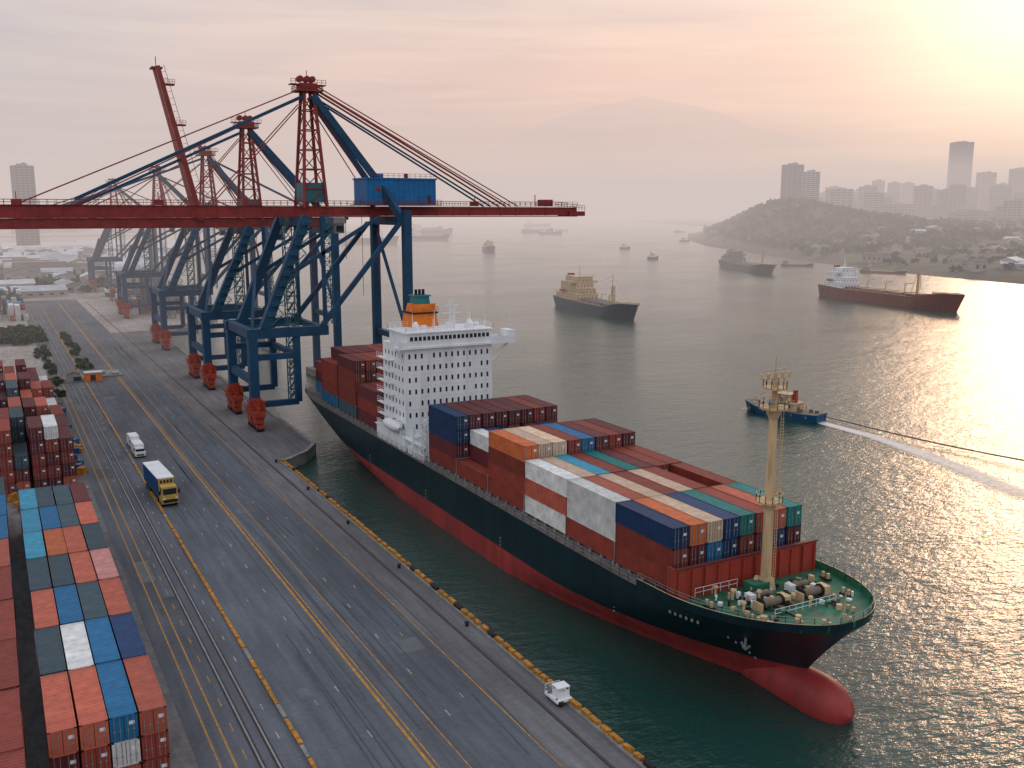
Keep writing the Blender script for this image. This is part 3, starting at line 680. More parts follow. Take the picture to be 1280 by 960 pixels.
    if not raised:
        t.bb(xE-3,xE+2.5,yc-3.4,yc+3.4,zb-1.2,zb+.2,0); t.rail([(xE-9,yc-3.4,zb+1.6),(xE+2.4,yc-3.4,zb+.4)],1.4,1,.1,0)
        t.bb(xE-11,xE-8,yc-2,yc+2,zb+1.7,zb+3.6,0); t.beam((xE-13,yc,zb+1.6),(xE-13,yc,zb+5),.2,None,0)
    for fx_ in (.12,.3,.62,.8): 
        xx=xS+(xE-xS)*fx_; t.beam((xx,yc-2.6,zb+1.6),(xx,yc-2.6,zb+4.6),.18,None,0)
        t.box((xx,yc-2.4,zb+2.3),(2.2,1.2,1.2),0)
    if raised:
        hx=59-X0; p0=Vector((hx,yc,zb+1)); p1=Vector((apex[2]-X0,yc,apex[3]))
        for s in (-1,1): t.beam(p0+Vector((0,s*2,0)),p1+Vector((0,s*2,0)),1.6,4.6,0,1.2,2.8)
        for q in range(14):
            a=p0.lerp(p1,(q+.5)/14); t.beam(a-Vector((0,2,0)),a+Vector((0,2,0)),.5,1.2,0)
        d=(p1-p0).normalized(); sd_=Vector((d.z,0,-d.x))
        a=p0+sd_*3.0+Vector((0,-2.6,0)); b_=p1+sd_*1.9+Vector((0,-2.6,0)); t.beam(a,b_,.12,None,0)
        for q in range(24): t.beam(a.lerp(b_,q/24)-sd_*1.2,a.lerp(b_,q/24),.1,None,0)
        for q in (.62,.88): 
            a=p0.lerp(p1,q)+sd_*2.4; t.box(a,(2.8,3,.4),0); t.rail([a+Vector((-1.4,-1.5,.2)),a+Vector((1.4,-1.5,.2))],1.2,.7,.1,0)
        t.beam(p1,p1+Vector((0,0,3)),.2,None,0); t.box(p1+Vector((0,0,-.4)),(3.2,4.4,.5),0)
    t.obj('boom_and_tower',[M['cranered']],root)
    c=MB()
    if not raised:
        for s in (-1,1):
            c.cyl((xa+1,yc+s*1.4,za-2),(xE-24,yc+s*2.2,zb+1.6),.26,.26,6,0)
            c.cyl((xa+1,yc+s*1.4,za-1),(xE-20,yc+s*2.2,zb+1.6),.17,.17,5,0)
            c.cyl((xa+1,yc+s*1.0,za-4),(Xw+30,yc+s*2.2,zb+1.6),.26,.26,6,1)
    for s in (-1,1):
        c.cyl((xa-1,yc+s*1.4,za-2),(xS+20,yc+s*2.2,zb+1.6),.16,.16,5,0)
        c.cyl((xa+1,yc+s*2,za-6),(Xw-4,yc+s*3,zb+2),.15,.15,5,0)
        c.cyl((xa-2,yc+s*2,za-6),(-6,yc+s*3,zb+2),.15,.15,5,0)
    for q in range(5):
        x=XT+4+q*4.6; c.cyl((x,yc-3,zb-1),(x,yc-3,zb-R.uniform(8,24)),.07,.07,4,0)
    c.obj('stay_cable',[M['cranered'],M['craneblue']],root)
    if house:
        h=MB(); 
        h.bb(Xw-8.5,Xw+11.5,yc-5.5,yc+4.5,zb+2.0,zb+8.6,0); h.bb(Xw-8.8,Xw+11.8,yc-5.8,yc+4.8,zb+8.6,zb+9.0,0)
        for q in range(14): h.bb(Xw-8+q*1.45,Xw-7.9+q*1.45,yc-5.58,yc-5.5,zb+2.2,zb+8.5,0)
        h.bb(Xw+9,Xw+10,yc-5.62,yc-5.5,zb+2.3,zb+4.4,1); h.bb(Xw-6,Xw-4.6,yc-5.62,yc-5.5,zb+5.4,zb+6.3,2)
        h.bb(Xw-9.5,Xw+12.5,yc-7.2,yc+5.5,zb+1.8,zb+2.0,2); h.rail([(Xw-9.5,yc-7.1,zb+2),(Xw+12.5,yc-7.1,zb+2)],1.2,1.3,.09,2)
        h.rail([(Xw-8.6,yc-5.6,zb+9),(Xw+11.6,yc-5.6,zb+9)],1.1,1.5,.08,2)
        h.box((Xw-3,yc,zb+9.6),(2,2,1.2),0); h.cyl((Xw+5,yc,zb+9),(Xw+5,yc,zb+10.4),.6,.6,8,2)
        h.obj('machine_house',[M['boxblue'],M['glass'],M['cranered']],root)
    s_=MB()
    s_.bb(Xw-17,Xw-13.5,yc-3,yc+3,zb-3.0,zb-1.5,2); s_.bb(Xw-16.4,Xw-14.0,yc-2.6,yc-.4,zb-5.6,zb-3.0,2); s_.bb(Xw-16.2,Xw-14.2,yc-2.66,yc-2.6,zb-5.2,zb-3.6,1)
    s_.truss((13.5,D*.5,4),(13.5,D*.5,zb-1),2.6,.16,int(14*k),0)
    s_.truss((XT+6,3,zp+1),(XT+6,3,zb-1),2.0,.12,12,0)
    z=5
    while z<zb-4: s_.beam((12.5,D*.5-1,z),(14.5,D*.5+1,z+2),.5,.1,0); s_.bb(12.2,14.8,D*.5-1.3,D*.5+1.3,z+2.0,z+2.08,0); z+=2.9
    z=zp+2; i=0
    while z<zb-5:
        f=(z-zp-1)/(zb-2-zp); x=3.2+(XT-3.2)*f+2.0
        s_.beam((x-1.2*(-1)**i,-1.5,z),(x+1.2*(-1)**i+.6,-1.5,z+2.4),.7,.12,0); s_.bb(x-1.6,x+2,-2.2,-1.2,z+2.4,z+2.47,0); s_.rail([(x-1.6,-2.2,z+2.45),(x+2,-2.2,z+2.45)],1,1.2,.07,0); z+=2.5; i+=1
    s_.rail([(-1.4,-1.3,zp+1.2),(19.5,-1.3,zp+1.2)],1.1,1.3,.08,0)
    s_.obj('stair_tower',[M['craneteal'],M['glass'],M['grey']],root)
    d=MB()
    for y in (0,D):
        d.bb(Xw-3,Xw+3,y-4,y+4,-3.4,-.2,0)
        for sx_ in (-2,2):
            for sy in (-3,3): d.cyl((Xw+sx_,y+sy,-9),(Xw+sx_,y+sy,-3.4),.6,.6,8,0)
    d.obj('pile_cap',[M['conc']],root)
    return root
crane(56,240,54,(76,87.5))
crane(57,304,50.5,(75,83.0,49,97),raised=True,xl=-5,house=False)
crane(59,400,50,(81,79.5),xr=120,xl=8,house=False)
crane(60,530,49,(81,77),xr=110,xl=12,house=False)
crane(62,720,48,(80,76),xr=115,xl=20,house=False)

# ---------------------------------------------------------------- vehicles
def truck(x,y,rz):
    e=empty('container_truck',(x,y,0)); e.rotation_euler=(0,0,rz)
    g=MB()
    g.bb(-1.35,1.35,2.6,17,1.15,1.45,2)
    for xx in (-1,1):
        for yy in (1.4,5.0,6.4,12.6,14.0,15.4):
            g.cyl((xx*1.45,yy,.55),(xx*.9,yy,.55),.55,.55,14,3); g.cyl((xx*1.47,yy,.55),(xx*1.44,yy,.55),.25,.25,8,2)
    g.bb(-1.45,1.45,.15,3.0,.7,2.2,0); g.box((0,1.75,3.0),(2.9,2.5,1.6),0,0,.92); g.bb(-1.2,1.2,.46,.54,2.35,3.45,4); g.bb(-1.3,1.3,.08,.15,.9,1.5,3)
    for xx in (-1.1,1.1): g.bb(xx-.22,xx+.22,.05,.12,1.55,1.85,5)
    for xx in (-1,1): g.bb(xx*1.38-.06,xx*1.38+.06,1.1,2.3,2.4,3.4,4); g.box((xx*1.75,.9,2.7),(.3,.15,.8),3)
    g.bb(-1.5,1.5,3.4,17.2,1.46,4.75,1); g.bb(-1.52,1.52,3.35,17.25,4.75,4.9,5)
    for q in range(27): 
        for xx in (-1,1): g.bb(xx*1.52-.03,xx*1.52+.03,3.6+q*.5,3.8+q*.5,1.6,4.65,1)
    g.bb(-1.4,1.4,3.3,3.4,1.6,4.7,0)
    for q in (-.9,-.3,.3,.9): g.bb(q-.2,q+.2,3.25,3.31,3.9,4.5,4)
    g.obj('truck_body',[M['truckyellow'],M['truckblue'],M['grey'],M['black'],M['glass'],M['shipwhite']],e)
    return e
truck(25.9,181,math.radians(3)); 
def van(x,y,rz,nm='delivery_van'):
    e=empty(nm,(x,y,0)); e.rotation_euler=(0,0,rz); g=MB()
    g.bb(-1.1,1.1,0,6.4,.45,1.4,0); g.box((0,3.9,2.1),(2.15,5.0,1.5),0,0,.94); g.box((0,.95,1.75),(2.1,1.3,.8),0,0,.8); g.bb(-.9,.9,.3,.38,1.45,2.0,1)
    for xx in (-1,1):
        for yy in (1.2,5.0): g.cyl((xx*1.15,yy,.42),(xx*.8,yy,.42),.42,.42,12,2)
        g.bb(xx*1.09-.03,xx*1.09+.03,1.0,2.0,1.5,2.1,1)
    g.bb(-.8,.8,-.05,0,.6,.9,2); g.obj('van_body',[M['shipwhite'],M['glass'],M['black']],e); return e
van(26.0,222,0.02); van(26.2,230.5,0.03)
e=empty('quay_winch_cart',(52.1,85.4,0)); g=MB()
g.bb(-1,1,-1.4,1.4,.4,.7,0); g.bb(-.7,.7,-1.1,.1,.7,1.5,0); g.bb(-.8,.8,-1.2,.2,2.0,2.1,0)
for xx in (-.7,.7):
    for yy in (-1.1,.1): g.beam((xx,yy,.7),(xx,yy,2.0),.08,None,0)
    for yy in (-.9,.9): g.cyl((xx*1.2,yy,.4),(xx,yy,.4),.38,.38,10,1)
g.cyl((-.7,.9,1.1),(.7,.9,1.1),.45,.45,12,2); g.rail([(-.95,1.3,.7),(.95,1.3,.7)],.9,.5,.05,0)
g.obj('cart_body',[M['shipwhite'],M['black'],M['grey']],e)

# ---------------------------------------------------------------- background ships
def vessel(name,loc,rz,L,Bm,fb,hullm,housem,house=(0.05,0.25,18),mast=0.75,red=True,fore=True,gear='deckgrey'):
    """bow along +x local"""
    e=empty(name,(loc[0],loc[1],WZ)); e.rotation_euler=(0,0,rz); g=MB()
    n=24; lv=[-2,0,fb*.22,fb*.24,fb*.7,fb]
    idx={}
    def sh_(t,k):
        tb=max(0,(t-.74)/.26); return k*fb*(.55*min(1,tb*1.6)**1.5+(.2*(1-t/.25) if t<.25 else 0))
    for li,z in enumerate(lv):
        for i in range(n+1):
            t=i/n; x=L*(t-.5); k=max(0,z/fb)
            tb=max(0,(t-(.72+.06*k))/(1-(.72+.06*k)))
            wdt=Bm/2*(1-tb**(1.7+k))*(min(1,(.72+.2*k)+t*3)); x+=L*.045*k*tb
            for s in (-1,1): idx[(li,i,s)]=len(g.v); g.v.append((x,s*wdt,z+sh_(t,k)))
    for li in range(len(lv)-1):
        mt=1 if (lv[li]<fb*.21 and red) else 0
        for i in range(n):
            g.f.append((idx[(li,i,-1)],idx[(li,i+1,-1)],idx[(li+1,i+1,-1)],idx[(li+1,i,-1)])); g.m.append(mt)
            g.f.append((idx[(li,i,1)],idx[(li+1,i,1)],idx[(li+1,i+1,1)],idx[(li,i+1,1)])); g.m.append(mt)
        g.f.append((idx[(li,0,-1)],idx[(li+1,0,-1)],idx[(li+1,0,1)],idx[(li,0,1)])); g.m.append(mt)
    T_=len(lv)-1
    for i in range(n): g.f.append((idx[(T_,i,-1)],idx[(T_,i+1,-1)],idx[(T_,i+1,1)],idx[(T_,i,1)])); g.m.append(2)
    g.obj('hull',[hullm,M['hullred'],M['deckgrey']],e)
    s=MB(); x0=L*(house[0]-.5); x1=L*(house[1]-.5); hz=house[2]; nf=max(2,int(hz/2.8)); z0=fb*1.05; Lh=x1-x0
    for f in range(nf):
        z=z0+f*hz/nf; a0=x0+(Lh*.12 if f>=1 else 0)+(Lh*.2 if f>=nf-1 else 0); a1=x1-(Lh*.12 if f>=2 else 0); wd=Bm*(.82 if f<1 else .66)
        if f==nf-1: wd=Bm*.6
        s.bb(a0,a1,-wd/2,wd/2,z,z+hz/nf-.1,0); s.bb(a0-.3,a1+.3,-wd/2-.3,wd/2+.3,z+hz/nf-.1,z+hz/nf,0)
        nw=max(3,int(wd/2.2))
        for q in range(nw): yy=-wd/2+wd*(q+.5)/nw; s.bb(a1,a1+.06,yy-.3,yy+.3,z+1.0,z+1.7,1)
        nw=max(2,int((a1-a0)/2.6))
        for q in range(nw):
            xx=a0+(a1-a0)*(q+.5)/nw
            for sg in (-1,1): s.bb(xx-.3,xx+.3,sg*wd/2-.04,sg*wd/2+.04,z+1.0,z+1.7,1)
        if f==1:
            for sg in (-1,1):
                s.rail([(x0,sg*Bm*.45,z),(a0+Lh*.4,sg*Bm*.45,z)],1.1,1.5,.1,0)
                s.cyl((a0+Lh*.1,sg*Bm*.42,z+1.4),(a0+Lh*.1+min(5,Lh*.3),sg*Bm*.42,z+1.4),min(.8,Bm*.07),min(.8,Bm*.07),8,2)
    zt=z0+hz
    s.bb(x1-Lh*.38,x1-Lh*.14,-Bm*.5,Bm*.5,zt-hz/nf-.2,zt-hz/nf+.9,0)
    xm=x0+Lh*.62
    s.cyl((xm,0,zt),(xm,0,zt+L*.05+2),.28 if L>40 else .1,.1,8,0); s.beam((xm,-Bm*.12,zt+1.5),(xm,Bm*.12,zt+1.5),.16,None,0); s.beam((xm,-Bm*.08,zt+2.4),(xm,Bm*.08,zt+2.4),.16,None,0)
    s.box((x0+Lh*.2,0,zt-hz/nf*.4),(Lh*.16,Bm*.2,hz/nf+1.6),2,0,.85); s.bb(x0+Lh*.13,x0+Lh*.27,-Bm*.08,Bm*.08,zt+.6,zt+1.2,1)
    s.rail([(x1-.2,-Bm*.3,zt),(x1-.2,Bm*.3,zt)],1.2,1.5,.1,0)
    s.obj('deckhouse',[housem,M['glass'],M['brkred']],e)
    d=MB(); xm=L*(mast-.5); mh=L*.17+3
    d.cyl((xm,0,fb),(xm,0,fb+mh),L*.006+.08,.08,8,0); d.beam((xm,-Bm*.16,fb+mh*.75),(xm,Bm*.16,fb+mh*.75),.2,None,0); d.beam((xm,-Bm*.1,fb+mh*.55),(xm,Bm*.1,fb+mh*.55),.2,None,0)
    for q in (-1,1): d.beam((xm,0,fb+mh*.7),(xm+q*mh*.22,0,fb+.5),.2,None,0)
    d.beam((xm,0,fb+mh*.9),(L*.46,0,fb*1.5),.1,None,0); d.beam((xm,0,fb+mh*.9),(x1,0,fb+hz*.6),.1,None,0)
    if L>40: d.truss((xm+1,0,fb),(xm+1,0,fb+mh*.6),1.4,.12,6,0)
    if fore:
        d.bb(L*.36,L*.40,-Bm*.2,Bm*.2,fb*1.3,fb*1.3+1.6,0)
        for q in range(5): xx=x1+(L*.28-x1)*(q+.15)/5; d.bb(xx,xx+(L*.28-x1)/5*.75,-Bm*.33,Bm*.33,fb,fb+1.4,1)
        for q in range(3): xx=x1+(L*.28-x1)*(q+.98)/4; d.cyl((xx,0,fb),(xx,0,fb+mh*.3),.35,.3,8,0); d.beam((xx,0,fb+mh*.28),(xx+mh*.3,0,fb+mh*.33),.3,None,0)
    elif L<40:
        for q in (-.42,-.34,-.25,.33,.38): d.box((L*q,R.uniform(-1,1)*Bm*.2,fb+.5),(.9,.9,1.0),q%2>.7 and 1 or 0,0,.8)
        for q in range(5):
            for sg in (-1,1): d.cyl((L*(-.38+q*.19),sg*Bm*.5,fb*.55),(L*(-.38+q*.19)+.3,sg*Bm*.5,fb*.55),.5,.5,10,1)
        d.cyl((-L*.2,0,fb+.7),(-L*.2+.1,0,fb+.7),.8,.8,10,1); d.beam((-L*.3,0,fb),(-L*.3,0,fb+2.6),.18,None,0); d.beam((-L*.3,-1.2,fb+2.5),(-L*.3,1.2,fb+2.5),.16,None,0)
    for sg in (-1,1): d.rail([(L*(t-.5),sg*Bm/2*.94,fb) for t in (.27,.45,.6,.72)],1.1,3 if L>40 else 1.2,.12 if L>40 else .06,0)
    d.rail([(L*(t-.5),-Bm/2*w_,fb*1.5) for t,w_ in ((.86,.8),(.93,.5),(1.0,.08))],1.0,2,.08,0)
    d.obj('deck_gear',[M['mast'],M[gear]],e)
    return e
M['h_navy']=paint('hull_navy',(0.012,0.05,0.08),0.4,rust=0.3,streak=True); M['h_brown']=paint('hull_brown_red',(0.16,0.035,0.03),0.45,rust=0.3,streak=True)
M['h_blue']=paint('hull_blue',(0.008,0.08,0.17),0.4,rust=0.2,streak=True)
M['creamhouse']=paint('deckhouse_cream',(0.62,0.47,0.29),0.5,rust=0.3)
def along(a,b): return math.atan2(b[1]-a[1],b[0]-a[0])
def mid(a,b): return ((a[0]+b[0])/2,(a[1]+b[1])/2)
def place(name,a,b,*ar,**kw):   # a stern, b bow
    L=math.dist(a,b); return vessel(name,mid(a,b),along(a,b),L,*ar,**kw)
place('feeder_cargo_ship',(308,502),(297,414),17,5.6,M['h_navy'],M['creamhouse'],house=(.04,.36,13.5),mast=.72,red=False)
place('coaster_ship',(683,788),(628,662),20,6,M['h_navy'],M['grey'],house=(.05,.28,11),mast=.8,red=False)
place('bulk_carrier_ship',(505,478),(486,362),18,6.6,M['h_brown'],M['shipwhite'],house=(.04,.20,13),mast=.72,red=False,gear='h_brown')
place('cargo_ship',(640,1262),(624,1215),14,6,M['h_navy'],M['creamhouse'],house=(.2,.7,9),mast=.85,fore=False)
for a,b_,f,hm_,hs in (((1290,2330),(1370,2300),8,'h_navy',14),((960,2330),(1060,2290),10,'h_navy',14),((1100,2700),(1200,2660),9,'h_brown',14),((560,1700),(650,1640),9,'h_brown',14),
                      ((1240,2150),(1290,2120),6,'h_navy',9),((1900,3400),(1980,3340),9,'h_navy',14),((760,1850),(830,1810),8,'h_navy',13),((700,2300),(760,2260),9,'h_navy',14)):
    place('cargo_ship',a,b_,18,f,M[hm_],M['shipwhite'],house=(.05,.3,hs))
for a,b_ in (((1700,2190),(1728,2176)),((2700,4500),(2740,4470)),((1180,1500),(1196,1490)),((860,1240),(872,1230)),((1500,2500),(1530,2480)),((700,950),(712,945))):
    place('fishing_boat',a,b_,7,2.6,M['h_navy'],M['shipwhite'],house=(.2,.6,5),fore=False)
place('barge',(738,765),(760,742),8,2.2,M['h_brown'],M['grey'],house=(.05,.2,3),mast=.2,fore=False)
place('barge',(728,650),(742,610),8,2.0,M['h_brown'],M['grey'],house=(.05,.2,3),mast=.2,fore=False)
place('tug_boat',(196.0,185),(190.3,208),6.0,1.9,M['h_blue'],M['creamhouse'],house=(.30,.56,4.6),mast=.60,red=False,fore=False)

# wake foam
fm=bpy.data.materials.new('wake_foam'); fm.use_nodes=True; nn=fm.node_tree; b=nn.nodes['Principled BSDF']; b.inputs['Base Color'].default_value=(0.80,0.76,0.72,1); b.inputs['Roughness'].default_value=.6
t3=nn.nodes.new('ShaderNodeTexCoord'); n3=nn.nodes.new('ShaderNodeTexNoise'); n3.inputs['Scale'].default_value=.9; n3.inputs['Detail'].default_value=6; n3.inputs['Roughness'].default_value=.75
nn.links.new(t3.outputs['Object'],n3.inputs['Vector'])
uv=nn.nodes.new('ShaderNodeAttribute'); uv.attribute_name='foam'
m3=nn.nodes.new('ShaderNodeMath'); m3.operation='ADD'; nn.links.new(n3.outputs[0],m3.inputs[0]); nn.links.new(uv.outputs['Fac'],m3.inputs[1])
r3=nn.nodes.new('ShaderNodeMapRange'); r3.inputs[1].default_value=.74; r3.inputs[2].default_value=1.25; r3.inputs[4].default_value=.9; nn.links.new(m3.outputs[0],r3.inputs[0]); nn.links.new(r3.outputs[0],b.inputs['Alpha'])
def wake(name,pts,w0,w1,amp=.6,fade=1.0,z=.06):
    n=60; k=9; g=MB(); fo=[]
    P=[Vector((p[0],p[1],WZ+z)) for p in pts]
    for i in range(n+1):
        t=i/n*(len(P)-1); a=min(int(t),len(P)-2); p=P[a].lerp(P[a+1],t-a); d=(P[a+1]-P[a]).normalized(); s=Vector((d.y,-d.x,0)); wd=w0+(w1-w0)*(i/n)
        for j in range(k): u=j/(k-1)*2-1; g.v.append(tuple(p+s*u*wd/2)); fo.append(amp*(1-abs(u)**2)*(1-fade*.6*i/n)*min(1,(n-i)/8))
    for i in range(n):
        for j in range(k-1): g.f.append((i*k+j,i*k+j+1,(i+1)*k+j+1,(i+1)*k+j)); g.m.append(0)
    o=g.obj(name,[fm]); at=o.data.attributes.new('foam','FLOAT','POINT'); at.data.foreach_set('value',fo)
wake('boat_wake',[(195.8,188),(194.6,165),(188,138),(176,104)],4.0,11.0,.95,.6)
wake('boat_wake',[(190,210),(193.2,190)],3,8,.45,.3,.05)
wake('boat_wake',[(299,408),(330,330),(362,270)],1.5,5,.42,.8)
wake('boat_wake',[(300,405),(420,330),(520,270)],1.2,7,.40,.8,.08)
g=MB()
for q in (0,1):
    pr=None
    for i in range(25):
        t=i/24; p=(196.2+(204+q*1.5-196.2)*t,184.5+(112-184.5)*t-q*2*t,WZ+1.6-1.2*math.sin(math.pi*t)*.8+ .2)
        if pr: g.cyl(pr,p,.09,.09,5,0)
        pr=p
g.obj('tow_cable',[M['black']])

# ---------------------------------------------------------------- right headland terrain
shore=[(600,-200),(680,200),(749,497),(770,590),(801,690),(897,898),(1000,1090),(1070,1242),(1280,1560),(1657,2031),(1850,2150),(2100,2200),(2600,3200),(4200,6200)]
def sdist(x,y):
    best=1e9; sg=1
    for a,c in zip(shore[:-1],shore[1:]):
        dx,dy=c[0]-a[0],c[1]-a[1]; L2_=dx*dx+dy*dy; t=max(0,min(1,((x-a[0])*dx+(y-a[1])*dy)/L2_)); px,py=a[0]+dx*t,a[1]+dy*t
        d=math.hypot(x-px,y-py)
        if d<best: best=d; sg=1 if (dx*(y-py)-dy*(x-px))<0 else -1
    return best*sg
def seg(x,y,a,c):
    dx,dy=c[0]-a[0],c[1]-a[1]; t=max(0,min(1,((x-a[0])*dx+(y-a[1])*dy)/(dx*dx+dy*dy))); return math.hypot(x-a[0]-dx*t,y-a[1]-dy*t),t
def terr(x,y):
    d=sdist(x,y); 
    if d<0: return max(-12,d*.1)
    h=WZ+min(5,d*.25)
    dd,t=seg(x,y,(1180,1230),(1700,2010)); h+=(54-32*t)*math.exp(-(dd/120)**2)*min(1,d/90)
    dd,t=seg(x,y,(1300,1180),(2400,1300)); h+=(32)*math.exp(-(dd/330)**2)*min(1,d/250)
    h+=24*max(0,min(1,(d-500)/900))
    h+=(noise.noise(Vector((x/90,y/90,0)))*7+noise.noise(Vector((x/30,y/30,3)))*3)*min(1,d/160)
    return h
g=MB(); nx,ny=130,130
def gx(i): return 640+(i/nx)**1.4*5200
def gy(j): return -200+(j/ny)**1.15*5400
for i in range(nx+1):
    for j in range(ny+1): x,y=gx(i),gy(j); g.v.append((x,y,terr(x,y)))
for i in range(nx):
    for j in range(ny): a=i*(ny+1)+j; g.f.append((a,a+ny+1,a+ny+2,a+1)); g.m.append(0)
M['hill']=paint('hillside',(0.06,0.068,0.05),0.9,var=.6,scale=.02,rust=.5,rustcol=(0.13,0.11,0.09))
g.obj('terrain',[M['hill']],smooth=True)
def leafmass(name,pts,mats,leaf):
    g=MB()
    for (x,y,z,r,n) in pts:
        for q in range(n):
            a=R.uniform(0,6.28); ph=R.uniform(-.3,1.3); rr=r*R.uniform(.45,1)
            c=Vector((x+rr*math.cos(a)*math.cos(ph),y+rr*math.sin(a)*math.cos(ph),z+rr*.8*math.sin(ph)))
            u=Vector((R.uniform(-1,1),R.uniform(-1,1),R.uniform(-.6,.6))).normalized(); v=u.cross(Vector((R.uniform(-1,1),R.uniform(-1,1),R.uniform(-1,1)))).normalized(); s=leaf*R.uniform(.6,1.3)
            g.quad(c-u*s-v*s,c+u*s-v*s*.6,c+u*s*.8+v*s,c-u*s*.7+v*s*.8,R.randrange(len(mats)))
    return g.obj(name,mats)
pts=[]
while len(pts)<1500:
    x=R.uniform(880,2000); y=R.uniform(850,2200); d=sdist(x,y)
    if d<15 or d>420: continue
    r=R.uniform(5,10); pts.append((x,y,terr(x,y)+r*.4,r,12))
leafmass('hillside_forest',pts,[M['leaf'],M['leaf2']],3.0)
def tower(x,y,w,d,z0,h,rz,wallm,name='apartment_tower',fl=3.6):
    e=MB(); n=int(h/fl)
    e.box((0,0,h/2),(w-.8,d-.8,h),1)
    for i in range(n+1): e.box((0,0,i*fl+.55),(w,d,1.3),0)
    for sx_ in range(5):
        xx=-w/2+w*sx_/4
        for sy in (-1,1): e.box((xx,sy*(d/2-.1),h/2),(1.6,.8,h),0)
    for sy_ in range(5):
        yy=-d/2+d*sy_/4
        for s in (-1,1): e.box((s*(w/2-.1),yy,h/2),(.8,1.6,h),0)
    e.box((0,0,h+1.2),(w*.5,d*.5,3.0),0); e.box((w*.1,0,h+3.2),(w*.2,d*.25,2.0),0)
    o=e.obj(name,[wallm,M['glass']],loc=(x,y,z0)); o.rotation_euler=(0,0,rz); return o
def dirpt(az,dist): a=math.radians(az); return dist*math.sin(a),dist*math.cos(a)
x,y=dirpt(44.35,1900); tower(x,y,38,26,20,120,-.8,M['towerwall'])
x,y=dirpt(45.35,1880); tower(x,y,30,26,20,106,-.8,M['towerwall'])
for az,ds,w_,h in ((52.9,3300,75,262),(54.2,3000,60,160),(55.7,2900,55,165),(56.5,3100,60,175),(48.9,3100,42,145),(49.7,3000,40,136),(50.4,3200,44,140),(51.6,3300,50,124),(47.4,2900,60,112),(46.6,2800,50,120),(57.6,2700,50,160),(59,2900,60,170),(48.1,2900,40,118),(51,2900,36,105),(55,3400,44,140),(53.6,3500,50,130)):
    x,y=dirpt(az,ds); tower(x,y,w_*.8,w_*.5,20,h-20,R.uniform(-1.2,-.4),M['towerwall'],name='office_tower',fl=4.5)
for q in range(150):
    az=R.uniform(45.5,61); ds=R.uniform(2100,3900); x,y=dirpt(az,ds)
    tower(x,y,R.uniform(25,60),R.uniform(18,40),15,R.uniform(35,100),R.uniform(0,3),R.choice([M['towerwall'],M['wall']]),name='apartment_block',fl=5)
def shed(name,x,y,w,d,h,rz,z0=0,roof='roofl'):
    e=MB(); e.bb(-w/2,w/2,-d/2,d/2,-3,h,0); r_=h+min(w,d)*.18
    e.quad((-w/2-.5,-d/2-.5,h),(0,-d/2-.5,r_),(0,d/2+.5,r_),(-w/2-.5,d/2+.5,h),1); e.quad((w/2+.5,-d/2-.5,h),(w/2+.5,d/2+.5,h),(0,d/2+.5,r_),(0,-d/2-.5,r_),1)
    for yy in (-d/2,d/2): e.poly([(-w/2,yy,h),(w/2,yy,h),(0,yy,r_)],0)
    n=max(2,int(w/6))
    for i in range(n): xx=-w/2+w*(i+.5)/n; e.bb(xx-1.2,xx+1.2,-d/2-.06,-d/2,.2 if i%2 else 1.6,h*.62,2)
    n=max(2,int(d/6))
    for i in range(n):
        yy=-d/2+d*(i+.5)/n; e.bb(-w/2-.06,-w/2,yy-1.2,yy+1.2,1.4,h*.62,2)
    o=e.obj(name,[M['wall'],M[roof],M['glass']],loc=(x,y,z0)); o.rotation_euler=(0,0,rz); return o
cnt=0
while cnt<110:
    x=R.uniform(760,1900); y=R.uniform(250,1500); d=sdist(x,y)
    if d<14 or d>520: continue
    z=terr(x,y)
    if z>26: continue
    shed('warehouse',x,y,R.uniform(9,24),R.uniform(10,32),R.uniform(4,8),R.uniform(0,3),z,R.choice(['roofl','roofd','roofd','roofd'])); cnt+=1
pts=[]
while len(pts)<1100:
    x=R.uniform(760,1900); y=R.uniform(250,1500); d=sdist(x,y)
    if d<8 or d>700: continue
    r=R.uniform(3,7); pts.append((x,y,terr(x,y)+r*.3,r,12))
leafmass('shore_trees',pts,[M['leaf'],M['leaf2']],2.2)

# ---------------------------------------------------------------- far left port district
def inland(x,y): 
    lim=[(470,62),(505,93),(700,110),(1100,178),(1400,295)]
    for (y0,x0),(y1,x1) in zip(lim[:-1],lim[1:]):
        if y0<=y<=y1: return x< x0+(x1-x0)*(y-y0)/(y1-y0)-12
    return x<60
cnt=0
while cnt<120:
    y=R.uniform(690,1390); x=R.uniform(-20,290)
    if not inland(x,y): continue
    shed('port_warehouse',x,y,R.uniform(10,26),R.uniform(14,46),R.uniform(4,9),R.uniform(-.15,.15)+R.choice([0,1.57]),0,R.choice(['roofl','roofl','roofd'])); cnt+=1
yb=empty('container_stack')
for q in range(150):
    y=R.uniform(540,680); x=R.choice([R.uniform(64,92),R.uniform(-10,14)])
    for t in range(R.choice([1,2,3])): put(S[R.choice('wwggksl')],x,y,2.6*t,yb)
g=MB()
for q in range(26):
    x=R.uniform(66,92); y=R.uniform(515,640); h=R.uniform(8,22)
    g.truss((x,y,0),(x,y,h),2.4,.25,6,0)
    g.beam((x,y,h),(x+R.uniform(-8,8),y,h),.5,None,0)
g.obj('yard_gantry_frame',[M['grey']])
pts=[]
for q in range(240):
    y=R.uniform(690,1390); x=R.uniform(-20,290)
    if inland(x,y): r=R.uniform(3,6.5); pts.append((x,y,r*.6,r,26))
leafmass('port_trees',pts,[M['leaf'],M['leaf2']],1.6)
pts=[]
for q in range(60): pts.append((R.uniform(2,18),R.uniform(440,490),R.uniform(.6,1.6),R.uniform(1.6,3),90))
